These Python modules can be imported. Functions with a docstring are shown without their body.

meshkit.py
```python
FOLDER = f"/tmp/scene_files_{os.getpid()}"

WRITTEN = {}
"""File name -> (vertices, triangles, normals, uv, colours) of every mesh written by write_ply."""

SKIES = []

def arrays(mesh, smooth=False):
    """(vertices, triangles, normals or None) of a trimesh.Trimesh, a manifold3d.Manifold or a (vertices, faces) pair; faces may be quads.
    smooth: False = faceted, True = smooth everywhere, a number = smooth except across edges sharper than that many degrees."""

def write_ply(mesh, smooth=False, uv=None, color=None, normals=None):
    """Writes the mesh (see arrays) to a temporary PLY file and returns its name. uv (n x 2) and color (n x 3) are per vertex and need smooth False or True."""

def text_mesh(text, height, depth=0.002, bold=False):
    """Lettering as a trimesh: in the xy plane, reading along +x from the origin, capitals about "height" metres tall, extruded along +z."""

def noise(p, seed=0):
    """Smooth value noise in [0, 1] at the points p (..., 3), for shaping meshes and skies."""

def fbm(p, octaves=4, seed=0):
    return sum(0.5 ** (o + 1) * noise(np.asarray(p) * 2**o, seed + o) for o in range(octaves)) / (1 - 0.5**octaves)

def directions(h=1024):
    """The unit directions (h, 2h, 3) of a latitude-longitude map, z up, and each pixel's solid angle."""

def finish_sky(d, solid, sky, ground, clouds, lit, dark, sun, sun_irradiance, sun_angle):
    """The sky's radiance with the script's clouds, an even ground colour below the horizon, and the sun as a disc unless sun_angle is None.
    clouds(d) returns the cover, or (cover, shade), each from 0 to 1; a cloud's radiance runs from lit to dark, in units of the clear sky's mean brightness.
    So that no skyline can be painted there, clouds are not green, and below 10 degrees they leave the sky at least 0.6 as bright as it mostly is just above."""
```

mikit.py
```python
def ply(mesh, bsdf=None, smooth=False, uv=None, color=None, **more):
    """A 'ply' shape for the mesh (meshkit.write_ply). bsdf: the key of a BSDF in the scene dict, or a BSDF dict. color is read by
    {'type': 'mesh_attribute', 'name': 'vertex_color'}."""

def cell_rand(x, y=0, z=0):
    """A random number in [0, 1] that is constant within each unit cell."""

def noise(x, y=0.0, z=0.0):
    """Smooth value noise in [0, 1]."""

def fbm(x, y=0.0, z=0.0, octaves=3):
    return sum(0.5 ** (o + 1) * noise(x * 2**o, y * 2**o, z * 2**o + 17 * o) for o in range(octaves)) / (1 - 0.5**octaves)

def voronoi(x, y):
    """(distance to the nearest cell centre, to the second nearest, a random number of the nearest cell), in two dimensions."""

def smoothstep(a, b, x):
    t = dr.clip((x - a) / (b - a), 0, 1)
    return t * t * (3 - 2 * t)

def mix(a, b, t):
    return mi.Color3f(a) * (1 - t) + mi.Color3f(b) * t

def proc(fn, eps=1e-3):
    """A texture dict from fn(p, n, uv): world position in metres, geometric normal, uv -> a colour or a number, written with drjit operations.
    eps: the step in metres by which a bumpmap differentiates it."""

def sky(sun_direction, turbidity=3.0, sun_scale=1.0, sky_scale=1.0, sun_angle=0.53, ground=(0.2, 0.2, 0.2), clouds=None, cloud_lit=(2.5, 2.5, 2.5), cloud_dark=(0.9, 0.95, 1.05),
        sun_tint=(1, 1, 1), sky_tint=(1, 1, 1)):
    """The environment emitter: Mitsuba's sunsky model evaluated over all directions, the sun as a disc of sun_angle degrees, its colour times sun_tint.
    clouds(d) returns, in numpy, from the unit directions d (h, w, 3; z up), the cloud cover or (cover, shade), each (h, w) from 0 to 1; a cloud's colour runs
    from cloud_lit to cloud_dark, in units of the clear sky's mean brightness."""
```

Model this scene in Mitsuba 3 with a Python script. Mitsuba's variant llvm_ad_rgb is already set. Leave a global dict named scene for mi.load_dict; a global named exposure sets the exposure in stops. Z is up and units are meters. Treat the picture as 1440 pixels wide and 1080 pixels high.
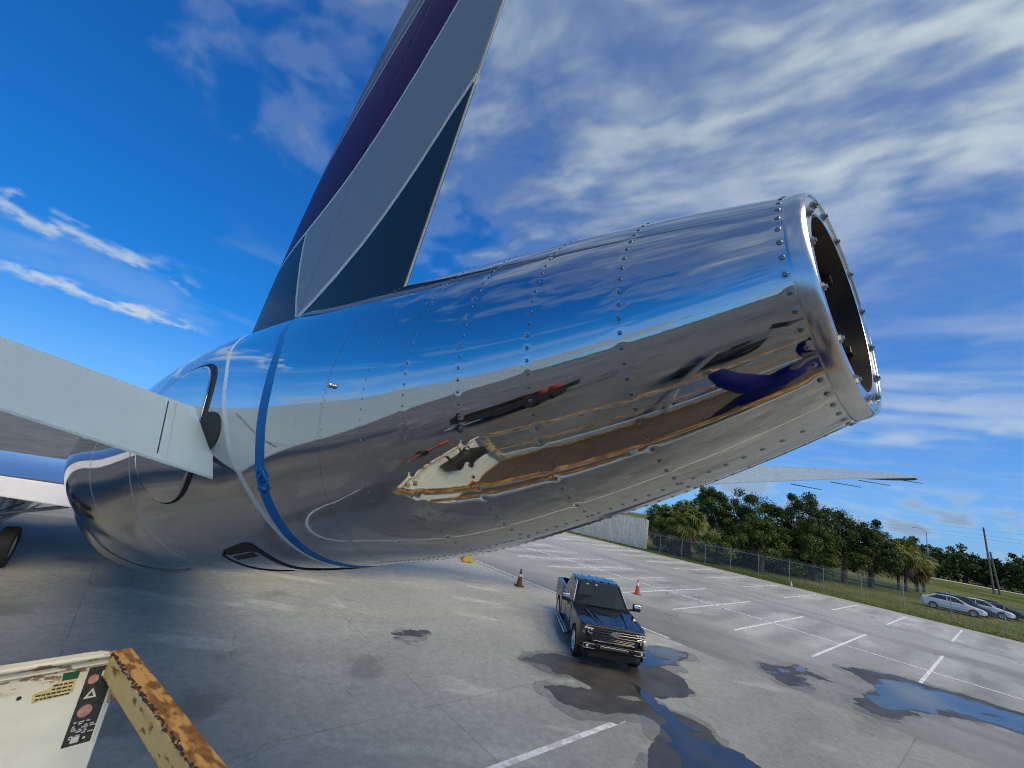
import math, random
import numpy as np
import trimesh
import drjit as dr
import mitsuba as mi
import mikit, meshkit
import manifold3d as m3
from manifold3d import Manifold
from scipy.interpolate import CubicSpline, PchipInterpolator
from shapely.geometry import Polygon
from shapely import affinity

T = mi.ScalarTransform4f
V = np.array
scene, labels = {}, {}

# ------------------------------------------------------------------ camera, sky, exposure
PITCH, ROLL, CAM_Z = math.radians(14.3745), math.radians(9.499), 4.5
_F = V([0, math.cos(PITCH), math.sin(PITCH)])
_U = V([0, -math.sin(PITCH), math.cos(PITCH)])
_R = V([1.0, 0, 0])
_UP = -_R * math.sin(ROLL) + _U * math.cos(ROLL)
_o = V([0, 0, CAM_Z])
scene['camera'] = {'type': 'perspective', 'fov': 101.812, 'fov_axis': 'x', 'near_clip': 0.02, 'far_clip': 9000.0,
                   'to_world': T().look_at(origin=_o.tolist(), target=(_o + _F).tolist(), up=_UP.tolist())}
exposure = 2.0


def sstep(a, b, x):
    t = np.clip((x - a) / (b - a), 0, 1)
    return t * t * (3 - 2 * t)


def clouds(d):
    z = np.maximum(d[..., 2], 1e-3)
    p = d[..., :2] / (z + 0.1)[..., None]
    x, y = p[..., 0], p[..., 1]
    zz = np.zeros_like(x)
    F3 = lambda a, b, c, o, s: meshkit.fbm(np.stack([a, b, zz + c], -1), o, s)
    w1, w2 = F3(x * 1.3 + 3, y * 1.3, 0, 4, 3) - 0.5, F3(x * 1.3 - 7, y * 1.3 + 5, 0, 4, 9) - 0.5
    xs, ys = x + 0.28 * w1, y + 0.28 * w2
    a, b = xs * 0.82 - ys * 0.57, xs * 0.57 + ys * 0.82          # along and across the high wind
    streak = F3(a * 3.6, b * 9.0, 0, 7, 21)
    fibre = F3(a * 11.0 + 3, b * 24.0, 2, 6, 27)
    billow = F3(xs * 8.0, ys * 8.0, 4, 7, 33)
    broad = F3(x * 1.1, y * 1.1, 9, 3, 41)
    r = np.hypot(x, y)
    # a sheet of high cloud overhead and to the east of a ragged edge; it thins out towards the horizon
    edge = sstep(-0.30, 0.62, (x + 0.66) - (y - 0.66) * 0.60 + 0.50 * (broad - 0.5) + 1.1 * (billow - 0.5) + 0.9 * (streak - 0.5))
    thin = 1 - 0.80 * sstep(1.05, 1.9, r + 0.8 * (broad - 0.5))
    dens = 0.40 * streak + 0.34 * billow + 0.26 * fibre
    veil = sstep(0.36, 0.66, dens + 0.24 * (broad - 0.5))
    high = edge * thin * (0.30 + 0.20 * sstep(-0.2, 0.8, x) + 0.52 * veil)
    bright = sstep(0.45, 0.92, dens + 0.25 * sstep(-0.3, 0.9, x) - 0.08 + 0.22 * (F3(x * 2.3 + 8, y * 2.3, 1, 3, 95) - 0.5))
    # low streaks of cirrus towards the horizon
    az, el = np.degrees(np.arctan2(d[..., 0], d[..., 1])), np.degrees(np.arcsin(np.clip(d[..., 2], 0, 1)))
    st2 = F3(az / 26.0 + 2.2 * w1, el / 2.7 + 0.035 * az, 5, 6, 57)
    low = 0.8 * sstep(0.50, 0.76, st2) * sstep(26, 17, el) * sstep(1.5, 5, el) * (0.25 + 0.75 * sstep(-5, 30, np.abs(az + 12)) * (az > -12))
    # a feather of cirrus in the north-west
    q = sstep(0.15, 0.0, np.abs((y - 1.60) - 0.55 * (x + 2.0) - 0.5 * w1 - 0.7 * (billow - 0.5))) * sstep(-2.6, -2.2, x) * sstep(-1.55, -1.85, x)
    q2 = sstep(0.20, 0.0, np.abs((y - 2.30) - 0.95 * (x + 2.25) - 0.3 * w2 - 0.8 * (billow - 0.5))) * sstep(-2.75, -2.45, x) * sstep(-1.92, -2.15, x)
    feather = np.maximum(q * 0.8, q2) * sstep(0.22, 0.60, 0.5 * streak + 0.5 * fibre + 0.05) * (y > 0)
    # small grey cumulus low over the horizon
    cu = F3(az / 6.0, el / 2.6, 0, 6, 71)
    cum = sstep(0.50, 0.60, cu + 0.10 * sstep(6, 2.5, el) - 0.05) * sstep(7.5, 4.5, el) * sstep(0.8, 2.2, el)
    hz = 0.26 * sstep(16, 0, el)
    cover = 1 - (1 - np.clip(high, 0, 1)) * (1 - 0.72 * low) * (1 - 0.85 * feather) * (1 - 0.82 * cum) * (1 - hz)
    shade = np.clip((1 - bright) * 0.85, 0, 1) * sstep(0.05, 0.3, high)
    shade = np.maximum(shade * (1 - low), 0.75 * cum)
    return cover, shade


scene['sky'] = mikit.sky((0.40, -0.52, 0.76), turbidity=2.6, sun_scale=0.46, sky_scale=1.0, sun_angle=50, ground=(0.17, 0.17, 0.16), clouds=clouds,
                         cloud_lit=(2.3, 2.65, 2.85), cloud_dark=(0.80, 1.15, 1.72), sky_tint=(0.085, 0.58, 1.08), sun_tint=(1.0, 0.96, 0.80))

# ------------------------------------------------------------------ helpers
_taken = {}


def key(name, parent=None):
    full = f'{parent}__{name}' if parent else name
    n = _taken.get(full, 0)
    _taken[full] = n + 1
    return full if n == 0 else f'{full}_{n:03d}'


def add(name, mesh, mat, parent=None, smooth=30, tw=None, label=None, cat=None, group=None, kind=None):
    k = key(name, parent)
    d = mesh if isinstance(mesh, dict) else mikit.ply(mesh, smooth=smooth)
    d = {**d, 'bsdf': {'type': 'ref', 'id': mat}}
    if tw is not None:
        d['to_world'] = T(np.asarray(tw, float))
    scene[k] = d
    tag(k, label, cat, group, kind)
    return k


def tag(k, label=None, cat=None, group=None, kind=None):
    t = {a: b for a, b in (('label', label), ('category', cat), ('group', group), ('kind', kind)) if b}
    if t:
        labels[k] = {**labels.get(k, {}), **t}


def thing(name, label, cat, group=None, kind=None):
    k = key(name)
    tag(k, label, cat, group, kind)
    return k


def cat_(ms):
    return trimesh.util.concatenate(list(ms))


def tm(man):
    m = man.to_mesh()
    return trimesh.Trimesh(m.vert_properties[:, :3].astype(float), m.tri_verts, process=False)


def box(x0, x1, y0, y1, z0, z1):
    return trimesh.creation.box(bounds=[[min(x0, x1), min(y0, y1), min(z0, z1)], [max(x0, x1), max(y0, y1), max(z0, z1)]])


def rbox(x0, x1, y0, y1, z0, z1, r=0.01, seg=12):
    """A box with rounded edges."""
    s = Manifold.sphere(r, seg)
    pts = [s.translate([x, y, z]) for x in (x0 + r, x1 - r) for y in (y0 + r, y1 - r) for z in (z0 + r, z1 - r)]
    return tm(Manifold.batch_hull(pts))


def hullr(pts, r=0.03, seg=12):
    s = Manifold.sphere(r, seg)
    return Manifold.batch_hull([s.translate(list(map(float, p))) for p in pts])


def frame_z(d):
    d = V(d, float) / np.linalg.norm(d)
    a = V([0, 0, 1.0]) if abs(d[2]) < 0.9 else V([1.0, 0, 0])
    x = np.cross(a, d)
    x /= np.linalg.norm(x)
    return np.stack([x, np.cross(d, x), d], 1)


def rod(p, q, r0, r1=None, n=10, caps=True):
    r1 = r0 if r1 is None else r1
    p, q = V(p, float), V(q, float)
    B = frame_z(q - p)
    a = np.arange(n) * 2 * np.pi / n
    ring = np.cos(a)[:, None] * B[:, 0] + np.sin(a)[:, None] * B[:, 1]
    v = np.vstack([p + ring * r0, q + ring * r1, [p], [q]])
    f = []
    for i in range(n):
        j = (i + 1) % n
        f += [[i, j, n + j], [i, n + j, n + i]]
        if caps:
            f += [[2 * n, j, i], [2 * n + 1, n + i, n + j]]
    return trimesh.Trimesh(v, f, process=False)


def tube(pts, r, n=8):
    pts = [V(p, float) for p in pts]
    ms = [rod(a, b, r, r, n) for a, b in zip(pts[:-1], pts[1:])]
    ms += [trimesh.creation.icosphere(1, r).apply_translation(p) for p in pts[1:-1]]
    return cat_(ms)


def grid_mesh(P, close=False):
    """A quad sheet from points P (n, m, 3); close joins the last column to the first."""
    n, m = P.shape[:2]
    i, j = np.meshgrid(np.arange(n - 1), np.arange(m if close else m - 1), indexing='ij')
    j2 = (j + 1) % m
    a, b, c, d = i * m + j, i * m + j2, (i + 1) * m + j2, (i + 1) * m + j
    f = np.concatenate([np.stack([a, b, c], -1).reshape(-1, 3), np.stack([a, c, d], -1).reshape(-1, 3)])
    return trimesh.Trimesh(P.reshape(-1, 3), f, process=False)


def lathe(prof, n=32):
    """Revolves (r, z) pairs about z."""
    prof = V(prof, float)
    a = np.arange(n) * 2 * np.pi / n
    P = np.stack([prof[:, None, 0] * np.cos(a), prof[:, None, 0] * np.sin(a), np.repeat(prof[:, 1:2], n, 1)], -1)
    return grid_mesh(P, True)


def place(mesh, M=None, t=None):
    m = mesh.copy()
    A = np.eye(4)
    if M is not None:
        A[:3, :3] = M
    if t is not None:
        A[:3, 3] = t
    m.apply_transform(A)
    return m


def aff(M=None, t=None):
    A = np.eye(4)
    if M is not None:
        A[:3, :3] = M
    if t is not None:
        A[:3, 3] = t
    return A


def rotz(a):
    c, s = math.cos(a), math.sin(a)
    return V([[c, -s, 0], [s, c, 0], [0, 0, 1.0]])


def rotx(a):
    c, s = math.cos(a), math.sin(a)
    return V([[1.0, 0, 0], [0, c, -s], [0, s, c]])


def roty(a):
    c, s = math.cos(a), math.sin(a)
    return V([[c, 0, s], [0, 1.0, 0], [-s, 0, c]])


def prism(poly, depth):
    return trimesh.creation.extrude_polygon(poly if isinstance(poly, Polygon) else Polygon(poly), depth, engine='earcut')


# ------------------------------------------------------------------ materials
nz, fbm, vor, mix, ss = mikit.noise, mikit.fbm, mikit.voronoi, mikit.mix, mikit.smoothstep
C3 = mi.Color3f


def mat(name, base, rough=0.5, metallic=0.0, spec=0.5, coat=0.0, bump=None, bump_scale=1.0, bump_eps=2e-3, coat_gloss=0.95, two=True, rough_fn=None, **more):
    b = {'type': 'principled', 'roughness': float(rough) if rough_fn is None else mikit.proc(rough_fn), 'metallic': float(metallic)}
    if metallic < 1:
        b['specular'] = float(spec)
    if coat:
        b['clearcoat'] = float(coat)
        b['clearcoat_gloss'] = float(coat_gloss)
    b['base_color'] = mikit.proc(base) if callable(base) else {'type': 'rgb', 'value': list(map(float, base))}
    b.update(more)
    if bump is not None:
        b = {'type': 'bumpmap', 'arbitrary': mikit.proc(bump, bump_eps), 'scale': float(bump_scale), 'bsdf': b}
    scene[name] = {'type': 'twosided', 'bsdf': b} if two else b
    return name


LOT_YAW = math.radians(39.388)
LU, LV = V([math.cos(LOT_YAW), math.sin(LOT_YAW)]), V([-math.sin(LOT_YAW), math.cos(LOT_YAW)])


def lot(u, v, z=0.0):
    q = LU * u + LV * v
    return V([q[0], q[1], z])


def luv(p):
    return p.x * float(LU[0]) + p.y * float(LU[1]), p.x * float(LV[0]) + p.y * float(LV[1])


def apron_color(p, n, uv):
    u, v = luv(p)
    big = fbm(p.x * 0.11, p.y * 0.11, 3.0, 4)
    mid = fbm(p.x * 0.55 + 9, p.y * 0.55, 1.0, 4)
    sw = fbm(u * 0.12 + 2 * mid, v * 0.9, 5.0, 4)                # brushed, wind-dried streaks
    fine = fbm(p.x * 9, p.y * 9, 2.0, 3)
    grit = 0.5 * nz(p.x * 60, p.y * 60, 0.5) + 0.5 * nz(p.x * 24, p.y * 24, 3.5)
    worn = ss(-9.0, 11.0, u + 7 * (big - 0.5))  # ground tone goes from darker to paler along u, broken by noise
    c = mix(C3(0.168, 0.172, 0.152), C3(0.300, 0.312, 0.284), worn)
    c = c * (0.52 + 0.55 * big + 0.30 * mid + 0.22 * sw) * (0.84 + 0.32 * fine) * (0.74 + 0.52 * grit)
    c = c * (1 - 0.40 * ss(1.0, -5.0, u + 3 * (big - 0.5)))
    pale = ss(0.60, 0.74, fbm(p.x * 0.32 + 31, p.y * 0.9 + 7, 0.0, 4))
    c = c * (1 + 0.28 * pale)
    dark = ss(0.62, 0.78, fbm(p.x * 0.45 + 3, p.y * 0.45 + 50, 0.0, 4))
    c = c * (1 - 0.30 * dark)
    d1, d2, _ = vor(p.x * 0.23 + 0.8 * mid, p.y * 0.23 + 0.8 * fbm(p.x * 0.5, p.y * 0.5, 8.0, 3))
    crack = 0.7 * ss(0.008, 0.001, d2 - d1) * ss(0.54, 0.66, fbm(p.x * 0.2 + 11, p.y * 0.2, 0.0, 2))
    ju, jv = dr.abs(u / 6.1 - dr.round(u / 6.1)) * 6.1, dr.abs((v - 2) / 6.1 - dr.round((v - 2) / 6.1)) * 6.1
    joint = ss(0.028, 0.008, dr.minimum(ju, jv)) * ss(0.35, 0.55, mid)
    return c * (1 - 0.6 * crack) * (1 - 0.22 * joint)


def apron_bump(p, n, uv):
    return 0.006 * fbm(p.x * 5, p.y * 5, 0.0, 3) + 0.003 * nz(p.x * 45, p.y * 45, 0.0)


def lot_color(p, n, uv):
    u, v = luv(p)
    big = fbm(p.x * 0.16, p.y * 0.16, 0.0, 4)
    mid = fbm(p.x * 0.7, p.y * 0.7, 6.0, 4)
    fine = fbm(p.x * 8, p.y * 8, 1.0, 3)
    s = (v - 2.62) / 3.03
    cx = dr.abs(s - dr.floor(s) - 0.5)                            # 0 in the middle of a bay
    inrow = ss(22.2, 24.0, u) * ss(33.9, 32.0, u) + ss(40.0, 41.8, u) * ss(50.0, 48.6, u)
    oil = ss(0.30, 0.05, cx) * inrow * ss(0.36, 0.62, fbm(u * 0.35, v * 1.1, 2.0, 4))
    pale = ss(0.10, 0.34, cx) * inrow * ss(0.42, 0.60, fbm(u * 0.5 + 4, v * 1.4, 7.0, 3))
    tread = ss(0.45, 0.75, fbm(u * 0.8, v * 0.10, 4.0, 4)) * (1 - inrow)
    c = mix(C3(0.215, 0.225, 0.205), C3(0.315, 0.330, 0.305), ss(17.0, 26.0, u + 5 * (big - 0.5)))
    c = c * (0.70 + 0.45 * big + 0.25 * mid) * (0.88 + 0.24 * fine)
    c = c * (1 - 0.24 * oil) * (1 + 0.20 * pale) * (1 - 0.22 * tread)
    d1, d2, _ = vor(p.x * 0.16 + 0.7 * mid, p.y * 0.16 + 0.6 * big)
    crack = ss(0.010, 0.002, d2 - d1) * ss(0.45, 0.6, fbm(p.x * 0.15, p.y * 0.15, 3.0, 2))
    return c * (1 - 0.5 * crack)


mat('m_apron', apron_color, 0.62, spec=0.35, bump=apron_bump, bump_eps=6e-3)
mat('m_lot', lot_color, 0.62, spec=0.35)
mat('m_paint_white', lambda p, n, uv: C3(0.74, 0.75, 0.73) * (0.72 + 0.28 * ss(0.28, 0.44, fbm(p.x * 6, p.y * 6, 0.0, 4))) * (0.85 + 0.3 * nz(p.x * 40, p.y * 40)), 0.55)
mat('m_wet', lambda p, n, uv: C3(0.066, 0.064, 0.058) * (0.55 + 0.9 * fbm(p.x * 2.2, p.y * 2.2, 3.0, 4)), 0.3, spec=0.35,
    rough_fn=lambda p, n, uv: 0.30 + 0.35 * fbm(p.x * 1.7, p.y * 1.7, 9.0, 4))
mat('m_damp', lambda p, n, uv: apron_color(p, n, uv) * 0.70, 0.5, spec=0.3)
mat('m_puddle', lambda p, n, uv: C3(0.03, 0.030, 0.028) * (0.6 + 0.8 * fbm(p.x * 2.0, p.y * 2.0, 1.0, 3)), 0.015, spec=0.85)


def grass_color(p, n, uv):
    a, b = fbm(p.x * 0.12, p.y * 0.12, 0.0, 4), fbm(p.x * 1.6, p.y * 1.6, 3.0, 4)
    c = mix(C3(0.055, 0.085, 0.018), C3(0.125, 0.135, 0.035), ss(0.3, 0.7, a))
    return c * (0.55 + 0.9 * b)


mat('m_grass', grass_color, 0.8, spec=0.15, bump=lambda p, n, uv: 0.06 * fbm(p.x * 7, p.y * 7, 0.0, 3), bump_eps=1e-2)
mat('m_blade', lambda p, n, uv: mix(C3(0.05, 0.09, 0.015), C3(0.15, 0.15, 0.05), nz(p.x * 3, p.y * 3)), 0.7, spec=0.2)
mat('m_road', lambda p, n, uv: C3(0.42, 0.40, 0.37) * (0.8 + 0.4 * fbm(p.x * 0.3, p.y * 0.3)), 0.8)
mat('m_ground', lambda p, n, uv: mix(C3(0.055, 0.075, 0.025), C3(0.11, 0.11, 0.05), fbm(p.x * 0.02, p.y * 0.02, 0.0, 4)), 0.9, spec=0.1)

# aircraft
mat('m_mirror', (0.62, 0.62, 0.615), 0.02, 1.0, bump=lambda p, n, uv: 0.00020 * fbm(p.x * 3.1, p.y * 3.1, p.z * 3.1, 2) + 0.000006 * nz(p.x * 60, p.y * 60, p.z * 60), bump_eps=8e-3)
mat('m_mirror_body', (0.45, 0.46, 0.47), 0.045, 1.0, bump=lambda p, n, uv: 0.0016 * fbm(p.x * 1.7, p.y * 1.7, p.z * 1.7, 2), bump_eps=1e-2)
mat('m_mirror_pale', (0.60, 0.60, 0.63), 0.06, 1.0, bump=lambda p, n, uv: 0.0006 * fbm(p.x * 1.7, p.y * 1.7, p.z * 1.7, 2), bump_eps=1e-2)
mat('m_rivet', (0.30, 0.30, 0.30), 0.14, 1.0)
mat('m_edge_grey', (0.30, 0.33, 0.36), 0.4)
mat('m_satin', lambda p, n, uv: C3(0.66, 0.66, 0.65) * (0.9 + 0.2 * fbm(p.x * 20, p.y * 20, p.z * 60)), 0.20, 1.0)
mat('m_steel', (0.45, 0.45, 0.44), 0.3, 1.0)
mat('m_dark_steel', (0.10, 0.10, 0.10), 0.4, 0.9)
mat('m_soot', lambda p, n, uv: mix(C3(0.035, 0.032, 0.028), C3(0.11, 0.085, 0.06), ss(0.45, 0.75, fbm(p.x * 9, p.y * 9, p.z * 9, 4))), 0.65, 0.3)
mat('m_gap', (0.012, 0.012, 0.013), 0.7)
mat('m_seam', (0.62, 0.62, 0.60), 0.35, spec=0.4)
mat('m_tape', lambda p, n, uv: C3(0.012, 0.155, 0.44) * (0.75 + 0.5 * fbm(p.x * 30, p.y * 30, p.z * 30, 3)), 0.6, spec=0.15)
mat('m_grey_gloss', (0.40, 0.42, 0.47), 0.12, spec=0.5, coat=0.8)
mat('m_stab', lambda p, n, uv: C3(0.275, 0.385, 0.475) * (0.94 + 0.12 * fbm(p.x * 1.5, p.y * 1.5, p.z * 4, 3)), 0.45, spec=0.25)
mat('m_wing', (0.50, 0.51, 0.53), 0.16, 0.85)
mat('m_white_paint', (0.72, 0.73, 0.73), 0.3, spec=0.5)
mat('m_rubber', lambda p, n, uv: C3(0.022, 0.022, 0.022) * (0.7 + 0.6 * fbm(p.x * 9, p.y * 9, p.z * 9)), 0.75)
mat('m_gear', (0.35, 0.36, 0.37), 0.35, 0.4)
mat('m_hub', (0.5, 0.5, 0.5), 0.35, 0.6)
# ------------------------------------------------------------------ ground, apron, parking lot
def sheet(poly2, z, n=1):
    P = V([[x, y, z] for x, y in poly2])
    return trimesh.Trimesh(P, [[0, i, i + 1] for i in range(1, len(P) - 1)], process=False)


def lot_rect(u0, u1, v0, v1, z):
    m = sheet([lot(a, b)[:2] for a, b in ((u0, v0), (u1, v0), (u1, v1), (u0, v1))], z)
    return m


def lot_line(pts, w, z):
    """A painted strip along lot-space points."""
    pts = V([lot(*p)[:2] for p in pts])
    t = np.gradient(pts, axis=0)
    t /= np.linalg.norm(t, axis=1)[:, None]
    nn = np.stack([-t[:, 1], t[:, 0]], 1) * w / 2
    P = np.stack([np.c_[pts - nn, np.full(len(pts), z)], np.c_[pts + nn, np.full(len(pts), z)]], 1)
    m = grid_mesh(P)
    if m.face_normals[0, 2] < 0:
        m.invert()
    return m


a_ = np.linspace(0, 2 * np.pi, 49)[:-1]
add('ground', sheet(np.c_[np.cos(a_), np.sin(a_)] * 5200, -0.05), 'm_ground', smooth=False, label='flat open land reaching to the horizon around the airfield', kind='structure')
APRON = [lot(51.2, -60)[:2], lot(51.2, 90)[:2], lot(51.2, 1500)[:2], lot(-560, 1500)[:2], lot(-560, -300)[:2], lot(30, -300)[:2]]
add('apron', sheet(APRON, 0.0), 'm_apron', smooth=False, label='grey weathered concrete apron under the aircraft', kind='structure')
k_lot = add('parking_lot', lot_rect(17.3, 51.0, -24, 66, 0.004), 'm_lot', smooth=False, label='pale parking lot with white bay lines beyond the pickup', kind='structure')
add('lawn', lot_rect(51.2, 186, -90, 130, -0.02), 'm_grass', smooth=False, label='mown green lawn beyond the chain link fence', kind='structure')
add('road', lot_rect(188, 197, -160, 220, 0.0), 'm_road', smooth=False, label='pale distant road beyond the lawn', kind='structure')
ZL = 0.008
for kx in range(-3, 9):
    add('painted_line', lot_rect(22.8, 33.3, 2.62 + 3.03 * kx - 0.06, 2.62 + 3.03 * kx + 0.06, ZL), 'm_paint_white', k_lot, False)
for kx in range(-3, 16):
    add('painted_line', lot_rect(40.4, 49.3, 2.72 + 3.03 * kx - 0.06, 2.72 + 3.03 * kx + 0.06, ZL), 'm_paint_white', k_lot, False)
add('painted_line', lot_rect(27.72, 27.86, -8.4, 28.9, ZL + 0.003), 'm_paint_white', k_lot, False, label='long white line along the middle of the parking bays')
add('painted_line', lot_line([(17.62, 22.3), (17.5, 18), (17.4, 9)], 0.12, ZL), 'm_paint_white', k_lot, False, label='white line leading from the yellow block towards the pickup')
add('painted_line', lot_rect(5.2, 10.2, 5.93, 6.07, 0.004), 'm_paint_white', 'apron', False, label='white painted line at the bottom of the view on the apron')


def curve_strip(pts, w, z):
    pts = V(pts, float)
    s = np.linspace(0, 1, 40)
    k = np.linspace(0, 1, len(pts))
    q = np.stack([PchipInterpolator(k, pts[:, i])(s) for i in (0, 1)], 1)
    t = np.gradient(q, axis=0)
    t /= np.linalg.norm(t, axis=1)[:, None]
    nn = np.stack([-t[:, 1], t[:, 0]], 1) * w / 2
    m = grid_mesh(np.stack([np.c_[q - nn, np.full(40, z)], np.c_[q + nn, np.full(40, z)]], 1))
    if m.face_normals[0, 2] < 0:
        m.invert()
    return m


add('painted_line', curve_strip([(-7.5, 4.6), (-6.4, 5.6), (-4, 6.1), (-1.2, 4.7), (2.5, 2.2), (6, 0.2)], 0.065, 0.004), 'm_paint_white', 'apron', False, label='curved white guide line under the tail')

WET = {
    'wetA': [[1.43,13.32],[2.12,14.15],[2.98,14.29],[3.68,13.99],[4.59,14.15],[5.44,14.6],[6.02,16.04],[6.78,16.72],[7.35,16.84],[7.88,16.65],[7.54,15.93],[6.58,14.73],[6.1,14.38],[6.37,13.84],[6.53,12.97],[5.59,12.49],[5.01,12.37],[4.87,12.1],[4.99,11.61],[5.35,11.4],[5.74,10.83],[6.01,10.2],[6.21,9.68],[6.3,8.6],[3.3,8.3],[3.67,9.57],[4.29,10.07],[4.51,10.42],[4.42,10.81],[4.29,11.13],[3.83,10.99],[3.29,10.82],[2.49,10.91],[1.99,11.48],[1.98,11.93],[2.73,12.24],[3.11,12.46],[2.93,12.82],[2.44,12.86],[2.19,13.23]],
    'puA': [[5.94,15.81],[6.72,16.55],[7.25,16.58],[7.66,16.3],[6.7,14.99],[6.1,14.54],[5.57,14.33],[5.22,14.09]],
    'puB': [[4.8,12.86],[4.9,12.49],[4.91,11.86],[5.3,11.32],[5.66,10.69],[5.89,10.12],[6.13,9.66],[6.1,8.8],[4.0,8.6],[4.13,9.16],[4.63,9.83],[4.71,10.34],[4.67,11.03],[4.53,11.81]],
    'wetB': [[10.5,16.4],[11.13,16.77],[12.3,17.51],[12.66,17.07],[12.44,16.04],[11.91,15.9],[11.74,16.17],[11.41,15.4],[10.85,14.79],[10.18,14.65],[9.95,15.07]],
    'puC': [[10.56,16.18],[11.54,16.69],[11.35,16.08],[10.46,15.57]],
    'puD': [[12.18,17.26],[12.53,16.89],[11.95,16.25],[11.74,16.52]],
    'wetC': [[14.47,18.05],[15.62,18.17],[16.45,18.29],[17.52,17.92],[18.01,17.32],[18.69,16.73],[19.46,15.99],[21.2,14.4],[18.4,12.4],[16.78,13.87],[16.34,14.31],[15.45,14.61],[14.95,14.25],[14.09,14.26],[12.52,13.54],[11.8,13.67],[11.8,14.42],[12.7,14.82],[14.2,16.24],[14.34,17.16]],
    'puE': [[15.52,17.42],[16.22,17.44],[16.86,17.26],[17.53,16.87],[18.21,16.32],[19.07,15.69],[20.8,14.3],[18.6,12.9],[17.23,14.22],[16.44,14.58],[15.81,14.93],[14.47,14.64],[13.34,14.41],[12.63,14.48],[13.96,15.89]],
    'wetD': [[-2.17,13.65],[-1.87,14.25],[-1.1,14.3],[-1.41,13.53],[-1.85,13.16]],
}


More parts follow.
